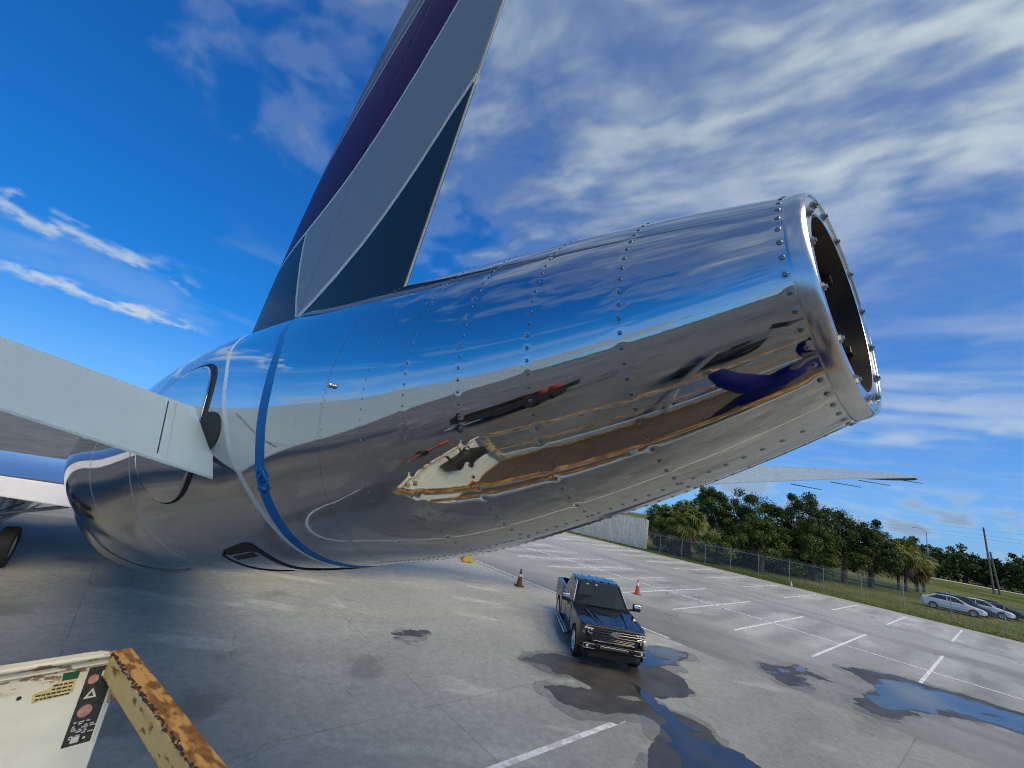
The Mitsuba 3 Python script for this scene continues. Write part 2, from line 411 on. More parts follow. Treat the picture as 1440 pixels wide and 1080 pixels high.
def blob(pts, z, amp, seed, grow=0.0, holes=0):
    """A pool outline: the rough outline densified and made ragged."""
    P = V(pts)
    P = np.vstack([P, P[:1]])
    s = np.r_[0, np.cumsum(np.linalg.norm(np.diff(P, axis=0), axis=1))]
    q = np.arange(0, s[-1], 0.05)
    Q = np.stack([np.interp(q, s, P[:, i]) for i in (0, 1)], 1)
    Q = np.stack([np.convolve(np.r_[Q[-4:, i], Q[:, i], Q[:4, i]], np.ones(7) / 7, 'same')[4:-4] for i in (0, 1)], 1)
    zz = np.zeros(len(Q))
    for f, g in ((1.3, 1.0), (4.0, 0.45), (11.0, 0.2)):
        Q = Q + amp * g * 2 * np.stack([meshkit.noise(np.stack([Q[:, 0] * f, Q[:, 1] * f, zz + sd], -1), seed + sd) - 0.5 for sd in (1, 2)], 1)
    pg = Polygon(Q).buffer(0).buffer(grow)
    rr = np.random.default_rng(seed)
    x0, y0, x1, y1 = pg.bounds
    for _ in range(holes):
        c, r = (rr.uniform(x0, x1), rr.uniform(y0, y1)), rr.uniform(.04, .22)
        t = np.arange(0, 2 * np.pi, .2)
        pg = pg.difference(Polygon(np.c_[c[0] + r * np.cos(t) * (1 + .3 * np.sin(3 * t + c[0])) * 1.6, c[1] + r * np.sin(t) * (1 + .3 * np.sin(2 * t + c[1])) * .6]).buffer(0)).buffer(0)
    ms = []
    for g in getattr(pg, 'geoms', [pg]):
        v, f = trimesh.creation.triangulate_polygon(g, engine='earcut')
        m = trimesh.Trimesh(np.c_[v, np.full(len(v), z)], f, process=False)
        if m.face_normals[0, 2] < 0:
            m.invert()
        ms.append(m)
    return cat_(ms)


for kk, lb in (('wetA', 'dark wet patch spreading around the front of the black pickup'), ('wetB', 'dark rim of the small puddle between the pickup and the long puddle'), ('wetC', 'dark wet rim around the long puddle at the right of the lot'), ('wetD', 'small dark damp patch on the apron left of the pickup')):
    add('damp_patch', blob(WET[kk], 0.007 if kk != 'wetD' else 0.002, 0.34, ord(kk[-1]) + 5, .10, 4), 'm_damp', smooth=False, label=lb.replace('dark wet', 'faint damp').replace('dark rim', 'faint damp rim').replace('dark damp', 'faint damp') + ', its pale outer edge', kind='structure')
    add('wet_patch', blob(WET[kk], 0.0095 if kk != 'wetD' else 0.004, 0.22 if kk != 'wetD' else 0.3, ord(kk[-1]), -.05, 9), 'm_wet', smooth=False, label=lb, kind='structure')
for kk, lb in (('puA', 'blue puddle beside the right front of the black pickup'), ('puB', 'long dark puddle running down from the pickup to the bottom of the view'), ('puC', 'left pool of the small double puddle'), ('puD', 'right pool of the small double puddle'), ('puE', 'long blue puddle at the right edge crossing the bay lines')):
    add('puddle', blob(WET[kk], 0.0125, 0.24, ord(kk[-1]), 0, 9), 'm_puddle', smooth=False, label=lb, kind='structure')

# ------------------------------------------------------------------ the airliner
A0 = V([0.62409616, -0.78134754, 0.0])
L0 = V([0.78134754, 0.62409616, 0.0])
FW, LF, UP = -A0, -L0, V([0, 0, 1.0])
PE = A0 * (-0.1962 * 1.1) + L0 * 1.1


def AF(d, y, z):
    d, y, z = np.broadcast_arrays(*[np.asarray(q, float) for q in (d, y, z)])
    return PE + FW * d[..., None] + LF * y[..., None] + UP * z[..., None]


def adz(p):
    """Distance forward of the tail end, and distance to the left of the aircraft's middle, of a world point in a texture."""
    return ((p.x - float(PE[0])) * float(FW[0]) + (p.y - float(PE[1])) * float(FW[1]),
            (p.x - float(PE[0])) * float(LF[0]) + (p.y - float(PE[1])) * float(LF[1]))


#        station, half width, top, bottom of the fuselage (metres from the tail end forward; heights above the ground)
BODY = V([[0, .2655, 5.304, 4.7804], [.35, .3243, 5.3959, 4.606], [.8, .3917, 5.4815, 4.4168], [1.3, .4794, 5.5513, 4.2347], [1.9, .5663, 5.6414, 4.0682],
          [2.6, .6861, 5.7273, 3.8827], [3.4, .8095, 5.8354, 3.6867], [4.4, 1.0104, 5.888, 3.4377], [5.6, 1.2943, 5.8862, 3.1397], [7.2, 1.6224, 5.6586, 2.7921],
          [9.0, 1.9885, 5.4316, 2.5099], [11.0, 1.9925, 5.385, 1.9243], [13.5, 1.9753, 5.5414, 1.4661]])
_tail = V([[15, 1.965, 5.60, 1.36], [17, 1.95, 5.65, 1.34], [31, 1.95, 5.65, 1.35], [33.5, 1.85, 5.5, 1.42], [36, 1.4, 4.85, 1.75], [37.8, .7, 3.9, 2.3], [38.6, .2, 3.3, 2.85]])
_dg = np.concatenate([np.linspace(-.6, 13.5, 1800), np.linspace(13.55, 38.6, 900)])


def _curve(c):
    a = CubicSpline(BODY[:, 0], BODY[:, c])
    full = np.vstack([BODY[-3:], _tail])
    b = PchipInterpolator(full[:, 0], full[:, c])
    w = sstep(11.6, 13.4, _dg)
    return a(np.minimum(_dg, 13.5)) * (1 - w) + b(np.clip(_dg, 9.1, 38.6)) * w


_hw, _tz, _bz = _curve(1), _curve(2), _curve(3)
_bf = [PchipInterpolator(_dg, q) for q in (_hw, (_tz - _bz) / 2, (_tz + _bz) / 2, PchipInterpolator([0, 2.6, 3.2, 4, 5, 6, 7.5, 9, 40], [7.58, 7.58, 6.5, 5, 3, 1.5, .3, 0, 0])(np.clip(_dg, 0, 40)))]


def body(d, th, out=0.0):
    """Point on the fuselage at station d and angle th (0 = left side, 90 deg = top), moved out by out metres."""
    d, th = np.broadcast_arrays(np.asarray(d, float), np.asarray(th, float))
    hw, hh, zc, ti = [g(d) for g in _bf]
    ti = np.radians(ti)
    o = np.asarray(out, float)
    cy, sz = (hw + o) * np.cos(th), (hh + o) * np.sin(th)
    return AF(d + sz * np.sin(ti), cy, zc + sz * np.cos(ti))


def body_frame(d, th):
    e = 1e-4
    p = body(d, th)
    a, b = body(d, th + e) - p, body(d + e, th) - p
    n_ = np.cross(b, a)
    n_ /= np.linalg.norm(n_, axis=-1, keepdims=True)
    out = p - AF(d, 0 * np.asarray(d), _bf[2](d))
    n_ = np.where((n_ * out).sum(-1, keepdims=True) < 0, -n_, n_)
    return p, n_


def ring_len(d):
    t = np.linspace(0, 2 * np.pi, 181)
    return np.linalg.norm(np.diff(body(np.full_like(t, d), t), axis=0), axis=1).sum()


PLANE = thing('airliner', 'polished silver airliner seen from its tail, with a striped fin', 'airplane')
CONE = 'airliner__tail_cone'
rng = np.random.default_rng(5)


def around(pts):
    """Station as a function of the angle round the fuselage, the same on both sides."""
    g = PchipInterpolator(V(pts)[:, 0], V(pts)[:, 1])
    return lambda th: g(np.arcsin(np.clip(np.sin(th), -1, 1)))


TAPE_D = around([(-1.571, 2.44), (-1.5, 2.445), (-1.29, 2.52), (-1.0, 2.585), (-.73, 2.615), (-.56, 2.63), (-.28, 2.607), (-.01, 2.625), (.32, 2.755), (.72, 3.175), (1.1, 3.42), (1.571, 3.5)])
WHITE_D = around([(-1.571, 2.46), (-1.48, 2.48), (-1.18, 2.56), (-.85, 2.66), (-.6, 2.80), (-.35, 3.02), (-.16, 3.165), (-.057, 3.28), (.226, 3.59), (.63, 4.25), (1.0, 4.75), (1.571, 5.0)])
ROWS = [(.041, .038, .0060, .0), (.382, .038, .0060, -.014), (.666, .039, .0058, -.017), (.945, .040, .0057, -.022), (1.224, .041, .0055, -.032), (1.496, .042, .0053, -.076)]
FINE = [(1.831, .034, .0042, -.095), (1.868, .034, .0042, -.095), (2.13, .040, .0038, -.03)]


def row_angles(d, sp, off=0.0):
    n_ = int(round(ring_len(d) / sp))
    t = np.linspace(0, 2 * np.pi, 2000)
    s_ = np.r_[0, np.cumsum(np.linalg.norm(np.diff(body(np.full_like(t, d), t), axis=0), axis=1))]
    return np.interp((np.arange(n_) + off) / n_ * s_[-1], s_, t)


rows = [(d, row_angles(d, sp, rng.random()), r, le) for d, sp, r, le in ROWS]


def skin(d0, d1, step, nth, dimples):
    """A closed ring of skin between two stations; either may vary round the fuselage."""
    th = np.arange(nth) / nth * 2 * np.pi
    a, b = (q(th) if callable(q) else np.full(nth, float(q)) for q in (d0, d1))
    n_ = max(2, int(math.ceil((b - a).max() / step)) + 1)
    D = a[None] + (b - a)[None] * np.linspace(0, 1, n_)[:, None]
    TH = np.broadcast_to(th, D.shape)
    o = np.zeros_like(D)
    if dimples:
        for d, ang, r, le in rows:
            o -= 0.00020 * np.exp(-((D - d - le * np.sin(TH)) / 0.030) ** 2)      # the skin is drawn down along each frame
        for d, ang, r, le in rows[:5]:
            rad = ring_len(d) / 2 / np.pi
            near = np.min(np.abs((th[:, None] - ang[None] + np.pi) % (2 * np.pi) - np.pi), 1) * rad
            rr = np.hypot(D - d - le * np.sin(TH), near[None])
            o -= 0.00055 * np.exp(-(rr / 0.0125) ** 2)
        o += 0.0004 * (meshkit.fbm(body(D, TH) * 4.0, 2, 3) - 0.5)
    return grid_mesh(body(D, TH, o), True)


add('skin_panel', skin(.030, .5468, .0075, 560, True), 'm_mirror', CONE, True, label='mirror polished skin panel next to the exhaust rim')
add('skin_panel', skin(.5470, lambda t: 1.848 - .095 * np.sin(t), .0085, 560, True), 'm_mirror', CONE, True, label='long mirror polished skin panel in the middle of the tail cone')
add('skin_panel', skin(lambda t: 1.850 - .095 * np.sin(t), lambda t: TAPE_D(t) - .02, .012, 560, True), 'm_mirror', CONE, True, label='mirror polished skin panel beside the blue tape')

# rivets: the rows one can see from the left side are parts, the remainder one part
dome = lathe([(1.0, -0.15), (1.0, 0.02), (0.95, 0.16), (0.74, 0.28), (0.42, 0.36), (0.001, 0.39)], 14)
dome_d = {}


def rivet_tw(d, th, r):
    p, n_ = body_frame(np.asarray(d, float), np.asarray(th, float))
    B = frame_z(n_)
    return aff(B * r, p)


vis = lambda th: math.cos(th - math.radians(-8)) > -0.18
proto_rivet = mikit.ply(dome, smooth=40)
rest = []
n_rivet = 0
for d, ang, r, le in rows:
    for t in ang:
        A = rivet_tw(d + le * math.sin(t), t, r)
        if vis(t) and n_rivet < 270:
            add('rivet', dict(proto_rivet), 'm_rivet', CONE, tw=A)
            n_rivet += 1
        else:
            rest.append(A)
for d, sp, r, le in FINE:
    for t in row_angles(d, sp, rng.random()):
        rest.append(rivet_tw(d + le * math.sin(t), t, r))
for off in (.075, .10):
    for t in row_angles(2.5, .024, rng.random()):
        rest.append(rivet_tw(float(TAPE_D(t)) - off, t, .0034))
for d in np.arange(.10, 2.55, .042):                       # twin keel rows along the bottom
    for s_ in (-1, 1):
        rest.append(rivet_tw(d + 0.01 * s_, -math.pi / 2 + s_ * 0.045 / (_bf[0](d)) * 1.0, .0062))
for i in range(3):                                          # short cluster by the tape
    for j in range(26 - 6 * i):
        rest.append(rivet_tw(float(TAPE_D(.62 - .028 * (j + 2 * i))) - .14 - .035 * i, 0.62 - .028 * (j + 2 * i), .0034))
for j in range(14):
    rest.append(rivet_tw(2.47 - .02 * j, -.30 - .004 * j, .0034))
add('small_rivet', cat_([place(dome, A[:3, :3], A[:3, 3]) for A in rest]), 'm_rivet', CONE, 40, kind='stuff', label='lines of small rivets across the tail cone skin')
bp, bn = body_frame(np.asarray(1.793), np.asarray(-0.03))
add('drain_ball', place(cat_([trimesh.creation.icosphere(3, .013).apply_translation([0, 0, .012]), rod([0, 0, -.01], [0, 0, .012], .010)]), frame_z(bn), bp), 'm_satin', CONE, True, label='small polished ball standing on the skin')

# exhaust rim, flat ring, pipe and bolts
EC, ET = 5.0425, math.radians(7.58)
E_ax = A0 * math.cos(ET) + UP * math.sin(ET)
E_up = UP * math.cos(ET) + FW * math.sin(ET)
E_o = AF(0, 0, EC)


def exh(prof, n=160):
    """Revolve (radius, aft) pairs about the exhaust axis; the outer radius follows the slightly oval skin."""
    prof = V(prof, float)
    a = np.arange(n) / n * 2 * np.pi
    r, x = prof[:, 0][:, None], prof[:, 1][:, None]
    P = E_o + LF * (r * np.cos(a))[..., None] + E_up * (r * np.sin(a) * 1.003)[..., None] + E_ax * (x + 0 * a)[..., None]
    return grid_mesh(P, True)


RIM = [(.250, -.045), (.2695, -.036), (.2722, -.031), (.2722, -.026), (.2705, -.016), (.2670, -.004), (.2635, .0025), (.2600, .0055), (.2570, .0052), (.2552, .003), (.2547, -.002)]
add('exhaust_rim', exh(RIM), 'm_satin', CONE, 35, label='rounded satin metal rim around the exhaust opening')
add('bolt_ring', exh([(.2547, -.002), (.2545, .0005), (.253, .0015), (.214, .0015), (.2115, -.0005), (.2115, -.02)]), 'm_satin', CONE, 20, label='flat bolted ring inside the exhaust rim')
add('exhaust_pipe', cat_([exh([(.2105, .0005), (.2075, .0005), (.2065, -.02), (.200, -.30), (.196, -1.0), (.19, -1.5), (.001, -1.5)])]), 'm_soot', CONE, 30, label='sooty dark exhaust pipe')
hexa = cat_([prism(Polygon([(math.cos(t), math.sin(t)) for t in np.arange(6) * math.pi / 3]), 0.75), prism(Polygon([(1.35 * math.cos(t), 1.35 * math.sin(t)) for t in np.arange(16) * math.pi / 8]), 0.18),
             place(prism(Polygon([(.5 * math.cos(t), .5 * math.sin(t)) for t in np.arange(10) * math.pi / 5]), 0.45), t=[0, 0, .75])])
bolt_d = mikit.ply(hexa, smooth=False)
for i in range(14):
    t = math.radians(8) + i * 2 * math.pi / 14
    p = E_o + LF * (.2335 * math.cos(t)) + E_up * (.2335 * math.sin(t)) + E_ax * .0014
    B = np.stack([LF * math.cos(t) + E_up * math.sin(t), -LF * math.sin(t) + E_up * math.cos(t), E_ax], 1)
    add('bolt', dict(bolt_d), 'm_steel', CONE, tw=aff(B * .0088, p))
add('liner_ring', exh([(.205, -.085), (.186, -.088), (.184, -.095), (.186, -.102), (.205, -.105)]), 'm_dark_steel', CONE, 30)
for t in (.1, 1.2, 2.3, 3.4, 4.5, 5.6):
    p = E_o + LF * (.194 * math.cos(t)) + E_up * (.194 * math.sin(t)) - E_ax * .05
    B = np.stack([LF * math.cos(t) + E_up * math.sin(t), -LF * math.sin(t) + E_up * math.cos(t), E_ax], 1)
    add('liner_bracket', place(rbox(-.014, .008, -.012, .012, -.022, .022, .003), B, p), 'm_dark_steel', CONE, 30)

# fuselage ahead of the tape
FUS = 'airliner__fuselage'
add('skin_panel', skin(lambda t: TAPE_D(t) - .018, lambda t: WHITE_D(t) + .02, .03, 400, False), 'm_mirror_pale', FUS, True, label='paler band of skin between the blue tape and the white strip')
add('skin_panel', skin(lambda t: WHITE_D(t) + .02, 5.6, .04, 400, False), 'm_mirror_body', FUS, True)
for d0, d1, st, nt in ((5.604, 9.2, .06, 360), (9.205, 13.2, .1, 300), (13.206, 38.6, .25, 240)):
    add('skin_panel', skin(d0, d1, st, nt, False), 'm_mirror_body', FUS, True)


def band(d0, d1, out0, mt, name, parent, label=None, dfn=None, lump=0.0, nd=6):
    dd = np.linspace(d0, d1, nd)
    prof = np.sin(np.linspace(0.0, np.pi, nd)) ** 0.4 * out0 - 0.001
    th = np.arange(480) / 480 * 2 * np.pi
    D, TH = np.meshgrid(dd, th, indexing='ij')
    q = body(D, TH)
    D2 = D + (dfn(TH) if dfn else 0) + (0.012 * lump * (meshkit.fbm(q * 6, 3, 5) - 0.5) if lump else 0)
    o = prof[:, None] * (1 + lump * 1.6 * (meshkit.fbm(q * 22, 3, 7) - 0.5))
    return add(name, grid_mesh(body(D2, TH, o), True), mt, parent, True, label=label)


TAPE = band(-.125, .012, .006, 'm_tape', 'masking_tape', PLANE, 'blue masking tape wrapped round the joint of the tail cone', dfn=TAPE_D, lump=0.7, nd=12)
kn = []
for i in range(18):
    t = -0.54 + 0.045 * rng.standard_normal()
    p, n_ = body_frame(np.asarray(float(TAPE_D(t)) - .06 + .03 * rng.standard_normal()), np.asarray(t))
    s_ = trimesh.creation.icosphere(2, 1.0)
    s_.vertices *= 1 + 0.9 * (meshkit.fbm(s_.vertices * 2.2 + i * 7, 3, i)[:, None] - 0.5)
    kn.append(place(s_, frame_z(n_) @ rotz(rng.random() * 6.3) * V([.026, .014, .008]) * (0.5 + 0.6 * rng.random()), p + n_ * .014 * rng.random()))
add('tape_knot', cat_(kn), 'm_tape', TAPE, True, label='crumpled knot of blue tape')
band(-.055, .05, .002, 'm_seam', 'seam_strip', FUS, dfn=WHITE_D, label='white strip round the fuselage just ahead of the blue tape')
for d0 in (5.42, 7.15, 12.2):
    band(d0, d0 + .05, .002, 'm_seam', 'seam_strip', FUS)
band(9.19, 9.21, .001, 'm_gap', 'seam_line', FUS)


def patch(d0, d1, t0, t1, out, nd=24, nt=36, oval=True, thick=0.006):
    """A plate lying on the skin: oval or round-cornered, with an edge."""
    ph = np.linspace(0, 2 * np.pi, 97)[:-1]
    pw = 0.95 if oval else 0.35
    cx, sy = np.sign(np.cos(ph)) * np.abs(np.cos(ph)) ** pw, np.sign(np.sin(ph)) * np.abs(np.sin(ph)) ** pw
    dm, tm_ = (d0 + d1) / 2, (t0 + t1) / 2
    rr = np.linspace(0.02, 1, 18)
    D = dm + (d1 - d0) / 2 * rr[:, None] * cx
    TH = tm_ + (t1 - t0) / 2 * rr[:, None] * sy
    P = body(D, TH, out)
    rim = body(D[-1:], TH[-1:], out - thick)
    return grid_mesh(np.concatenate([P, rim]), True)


# plate round the stabiliser root, with the dark gap about it
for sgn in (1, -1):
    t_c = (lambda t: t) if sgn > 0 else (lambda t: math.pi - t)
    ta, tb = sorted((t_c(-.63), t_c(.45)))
    add('stabilizer_gap', patch(3.66, 5.29, ta + .015, tb - .02, .006), 'm_gap', FUS, 40)
    add('stabilizer_plate', patch(3.74, 5.26, ta + .03, tb - .05, .014), 'm_mirror', FUS, True, label='oval polished plate around the stabilizer root')
    add('dark_reflection_patch', patch(3.28, 3.95, min(t_c(-.31), t_c(-.03)), max(t_c(-.31), t_c(-.03)), .005), 'm_gap', FUS, 40)  # dark oval painting in the black reflection beside the elevator's inner edge
# access door under the tail, outlined by a wide black gap


def ribbon(pts, w, out, n=60):
    """A flat strip of varying width lying on the skin along (station, angle) points."""
    pts = V(pts)
    k = np.r_[0, np.cumsum(np.linalg.norm(np.diff(body(pts[:, 0], pts[:, 1]), axis=0), axis=1))]
    q = np.linspace(0, k[-1], n)
    D, TH = (PchipInterpolator(k, pts[:, i])(q) for i in (0, 1))
    ww = np.interp(q / k[-1], np.linspace(0, 1, len(w)), w)
    p, n_ = body_frame(D, TH)
    t = np.gradient(p, axis=0)
    b = np.cross(n_, t)
    b /= np.linalg.norm(b, axis=1, keepdims=True)
    o = n_ * out
    return grid_mesh(np.stack([p - b * ww[:, None] - n_ * .004, p - b * ww[:, None] + o, p + b * ww[:, None] + o, p + b * ww[:, None] - n_ * .004], 1))


UPE = [(3.964, -1.097), (3.654, -1.072), (3.376, -1.051), (3.273, -1.06), (3.215, -1.134), (3.20, -1.23), (3.185, -1.384), (3.10, -1.53), (2.80, -1.60), (2.46, -1.638)]
LOE = [(4.02, -1.11), (4.117, -1.143), (4.104, -1.251), (4.059, -1.376), (3.964, -1.492), (3.726, -1.605)]
add('door_gap', ribbon(UPE, [.030, .034, .038, .042, .042, .045, .050, .045, .03, .006], .006), 'm_gap', FUS, 30)
add('door_gap', ribbon(LOE, [.012, .014, .020, .028, .034, .03], .006), 'm_gap', FUS, 30)
for dth in (.055, .085):
    add('hinge_line', ribbon([(3.93, -1.11 - dth), (3.6, -1.09 - dth), (3.4, -1.075 - dth)], [.008, .008], .004, 20), 'm_gap', FUS, 30)
dr_ = []
for d, t in ((8.5, -1.45), (8.1, -1.5)):
    p, n_ = body_frame(np.asarray(d), np.asarray(t))
    dr_.append(rod(p, p + n_ * .09, .03, .022))
add('drain_mast', cat_(dr_), 'm_dark_steel', FUS, 40)
sr = []
for off in (.09, .30):
    for t in row_angles(2.9, .05):
        sr.append(rivet_tw(float(WHITE_D(t)) + off, t, .004))
for d, sp, r in ((4.9, .08, .006), (5.0, .08, .006), (7.4, .09, .007), (10.4, .09, .007)):
    for t in row_angles(d, sp):
        sr.append(rivet_tw(d, t, r))
add('small_rivet', cat_([place(dome, A[:3, :3], A[:3, 3]) for A in sr]), 'm_dark_steel', FUS, 40, kind='stuff')
# belly fairing at the wing
fd, ft = np.linspace(11.6, 29, 60), np.linspace(-math.pi * 1.06, math.pi * 0.06, 120)
D, TH = np.meshgrid(fd, ft, indexing='ij')
swell = np.clip(1 - np.abs((D - 20.3) / 8.7) ** 3.2, 0, 1)
add('belly_fairing', grid_mesh(body(D, TH, .01 + .42 * swell * np.clip(-np.sin(TH - .15) * 1.6, 0, 1) ** .5)), 'm_mirror_body', PLANE, True, label='bulging polished fairing under the wing')

# fin and rudder
FA, FB, FCc, FT0, FT1, FT2, FE0, FE1 = 9.4763, 0.7184, -0.0016, 0.3722, 0.0005, -0.0099, 2.6182, 0.2371
foil = lambda x: (2.969 * np.sqrt(x) - 1.26 * x - 3.516 * x ** 2 + 2.843 * x ** 3 - 1.015 * x ** 4) / 1.0004


def fin_mesh(x0, x1, z0, z1, nx=40, nz_=50):
    z = np.linspace(z0, z1, nz_)
    x = x0 + (x1 - x0) * (1 - np.cos(np.linspace(0, np.pi, nx))) / 2
    xs = np.r_[x, x[::-1]]
    sg = np.r_[np.ones(nx), -np.ones(nx)]
    le, te = FA - FB * (z - 6) - FCc * (z - 6) ** 2, FE0 - FE1 * (z - 6)
    t = np.maximum(FT0 + FT1 * (z - 6) + FT2 * (z - 6) ** 2, .05)
    P = AF(le[:, None] + (te - le)[:, None] * xs, sg * (t[:, None] * foil(xs) + .008), z[:, None] + 0 * xs)
    m = grid_mesh(P, True)
    c0, c1 = trimesh.Trimesh(P[-1], [[i, i + 1, 2 * nx - 2 - i] for i in range(nx - 1)] + [[i, 2 * nx - 2 - i, 2 * nx - 1 - i] for i in range(nx - 1)], process=False), None
    return cat_([m, c0])


def plin(x, pts):
    """Piecewise linear function through (x, y) points with rising x."""
    r = mi.Float(pts[0][1])
    for (x0, y0), (x1, y1) in zip(pts[:-1], pts[1:]):
        r = r + (y1 - y0) * dr.clip((x - x0) / (x1 - x0), 0, 1)
    return r


B1 = [(1.75, 8.0), (2.255, 7.57), (2.363, 7.475), (2.474, 7.38), (2.579, 7.274), (2.695, 7.168), (2.811, 7.062), (2.939, 6.956), (3.077, 6.85), (3.226, 6.744), (3.395, 6.639), (3.575, 6.533), (3.791, 6.437), (4.023, 6.332), (4.293, 6.236), (4.597, 6.13), (4.969, 6.035), (5.8, 5.86)]
B2 = [(0.5, 11.0), (2.2, 9.45), (2.785, 8.894), (2.906, 8.777), (3.03, 8.661), (3.167, 8.555), (3.297, 8.428), (3.454, 8.322), (3.609, 8.205), (3.782, 8.089), (3.967, 7.973), (4.174, 7.867), (4.402, 7.761), (4.671, 7.666), (4.989, 7.581), (5.367, 7.507), (5.874, 7.44), (7.587, 7.28), (9, 7.2)]
B3 = [(0.5, 13.0), (2.0, 11.5), (3.4, 10.17), (3.747, 9.857), (3.92, 9.745), (4.151, 9.63), (4.374, 9.52), (4.586, 9.40), (4.853, 9.27), (5.6, 8.95), (7.2, 8.40)]
PLN = [(8.1, 4.13), (8.438, 3.996), (8.788, 3.833), (9.137, 3.672), (9.55, 3.451), (11, 2.7), (13, 1.65)]
WL = [(5.6, 4.80), (6.056, 5.028), (6.321, 5.211), (6.596, 5.361), (6.893, 5.517), (7.189, 5.642), (7.496, 5.742), (7.8, 5.83)]


def fin_color(p, n, uv):
    d, y = adz(p)
    z = p.z
    b1, b2, b3, wl = plin(d, B1), plin(d, B2), plin(d, B3), plin(z, WL)
    teal, navy, grey, purple, white = C3(0.020, 0.048, 0.072), C3(0.020, 0.044, 0.075), C3(0.215, 0.270, 0.310), C3(0.040, 0.006, 0.050), C3(0.62, 0.62, 0.60)
    c = dr.select(z < b1, teal, grey)
    c = dr.select((z < b2) & (d > wl) & (z > b1), navy, c)
    c = dr.select(z > b2, purple, c)
    c = dr.select(z > b3, C3(0.10, 0.125, 0.155), c)
    c = dr.select((z > b2) & (z < b3) & (dr.abs(d - plin(z, PLN)) < 0.020), C3(0.085, 0.045, 0.095), c)
    line = (dr.abs(z - b1) < 0.032) | (dr.abs(z - b2) < 0.026) | ((dr.abs(d - wl) < 0.030) & (z < b2) & (z > b1)) | (dr.abs(z - b3) < 0.022) | (dr.abs(z - b3 - 0.34) < 0.018)
    return dr.select(line, white, c) * (0.96 + 0.08 * fbm(p.x * 2, p.y * 2, p.z * 2, 2))


mat('m_fin', fin_color, 0.3, spec=0.03, coat=0.0, coat_gloss=0.97)
FIN = add('fin', fin_mesh(0, .653, 5.35, 12.9), 'm_fin', PLANE, 40, label='tall tail fin with purple, grey and dark blue bands edged in white')
add('rudder', fin_mesh(.656, 1.0, 5.42, 12.9), 'm_fin', FIN, 40, label='grey and dark blue rear part of the fin')


zt = np.linspace(5.75, 12.9, 40)
ed = FE0 - FE1 * (zt - 6) - .004
add('trailing_edge', tube(AF(ed, 0 * ed, zt), .010, 8), 'm_edge_grey', FIN, 40)


def lift_surface(root, tip, thick, x0, x1, nx=26, ny=30, droop=0.0, side=1):
    """root, tip: ((d, y, z) of leading edge, (d, y, z) of trailing edge)."""
    s_ = np.linspace(0, 1, ny)[:, None]
    x = x0 + (x1 - x0) * (1 - np.cos(np.linspace(0, np.pi, nx))) / 2
    xs, sg = np.r_[x, x[::-1]], np.r_[np.ones(nx), -np.ones(nx)]
    le = V(root[0]) * (1 - s_) + V(tip[0]) * s_
    te = V(root[1]) * (1 - s_) + V(tip[1]) * s_
    q = le[:, None, :] + (te - le)[:, None, :] * xs[None, :, None]
    ch = np.linalg.norm(te - le, axis=1)[:, None]
    q[..., 2] += sg * (thick * ch * foil(xs) + .004)
    if droop:
        hx = le + (te - le) * x0
        q[..., 2] -= droop * (1 - .8 * s_) * (hx[:, None, 0] - q[..., 0])
    q[..., 1] *= side
    P = AF(q[..., 0], q[..., 1], q[..., 2])
    m = grid_mesh(P, True)
    caps = [trimesh.Trimesh(P[e], [[i, i + 1, 2 * nx - 2 - i] for i in range(nx - 1)] + [[i, 2 * nx - 2 - i, 2 * nx - 1 - i] for i in range(nx - 1)], process=False) for e in (0, -1)]
    return cat_([m] + caps)


DI = math.tan(math.radians(9.0))
for side, lb in ((1, 'left'), (-1, 'right')):
    y0, y1 = .90, 7.6
    r_le, r_te = (6.9, y0 + .03, 4.60), (3.08, y0 - .15, 4.66)
    t_le, t_te = (1.95, y1, 4.62 + DI * (y1 - y0)), (.62, y1, 4.65 + DI * (y1 - y0))
    S = add('stabilizer', lift_surface((r_le, r_te), (t_le, t_te), .036, 0, .755, side=side), 'm_stab', PLANE, 40,
            label=('light grey stabilizer reaching out to the left edge of the view' if side > 0 else 'far stabilizer showing as a thin blade beneath the tail cone'))
    add('elevator', lift_surface((r_le, r_te), (t_le, t_te), .036, .757, 1.0, side=side, droop=.41), 'm_stab', S, 40)
    if side > 0:
        sq = []
        for fx in np.linspace(.775, .985, 18):
            fy = .045
            le_, te_ = V(r_le) * (1 - fy) + V(t_le) * fy, V(r_te) * (1 - fy) + V(t_te) * fy
            q_ = le_ + (te_ - le_) * fx
            hx_ = le_ + (te_ - le_) * .757
            q_[2] += .036 * np.linalg.norm(te_ - le_) * foil(fx) + .004 - .41 * (1 - .8 * fy) * (hx_[0] - q_[0]) + .004
            sq.append(q_)
        sq = V(sq)
        add('seam_strip', grid_mesh(np.stack([AF(sq[:, 0], sq[:, 1] - .003, sq[:, 2]), AF(sq[:, 0], sq[:, 1] + .003, sq[:, 2] + .001)], 1)), 'm_dark_steel', S, False)
        add('small_rivet', cat_([place(dome, np.eye(3) * .0045, AF(q_[0], q_[1] - .05, q_[2] - .006)) for q_ in sq]), 'm_dark_steel', S, 40, kind='stuff')
    for fy in (.62, .72, .80, .90):
        q0 = V(r_te) * (1 - fy) + V(t_te) * fy
        p0 = AF(q0[0] + .02, q0[1] * side, q0[2] - .38 * (1 - .95 * fy))
        add('static_wick', rod(p0, p0 + A0 * .32 - UP * .04, .006, .004, 6), 'm_dark_steel', S, 40)
    tl = place(trimesh.creation.icosphere(3, 1), np.stack([FW * .55, LF * .09, UP * .05], 1), AF(t_te[0] + .62, (y1 + .02) * side, t_te[2] - .05))
    add('tip_fairing', tl, 'm_dark_steel', S, True, label='dark tapered cap at the stabilizer tip')

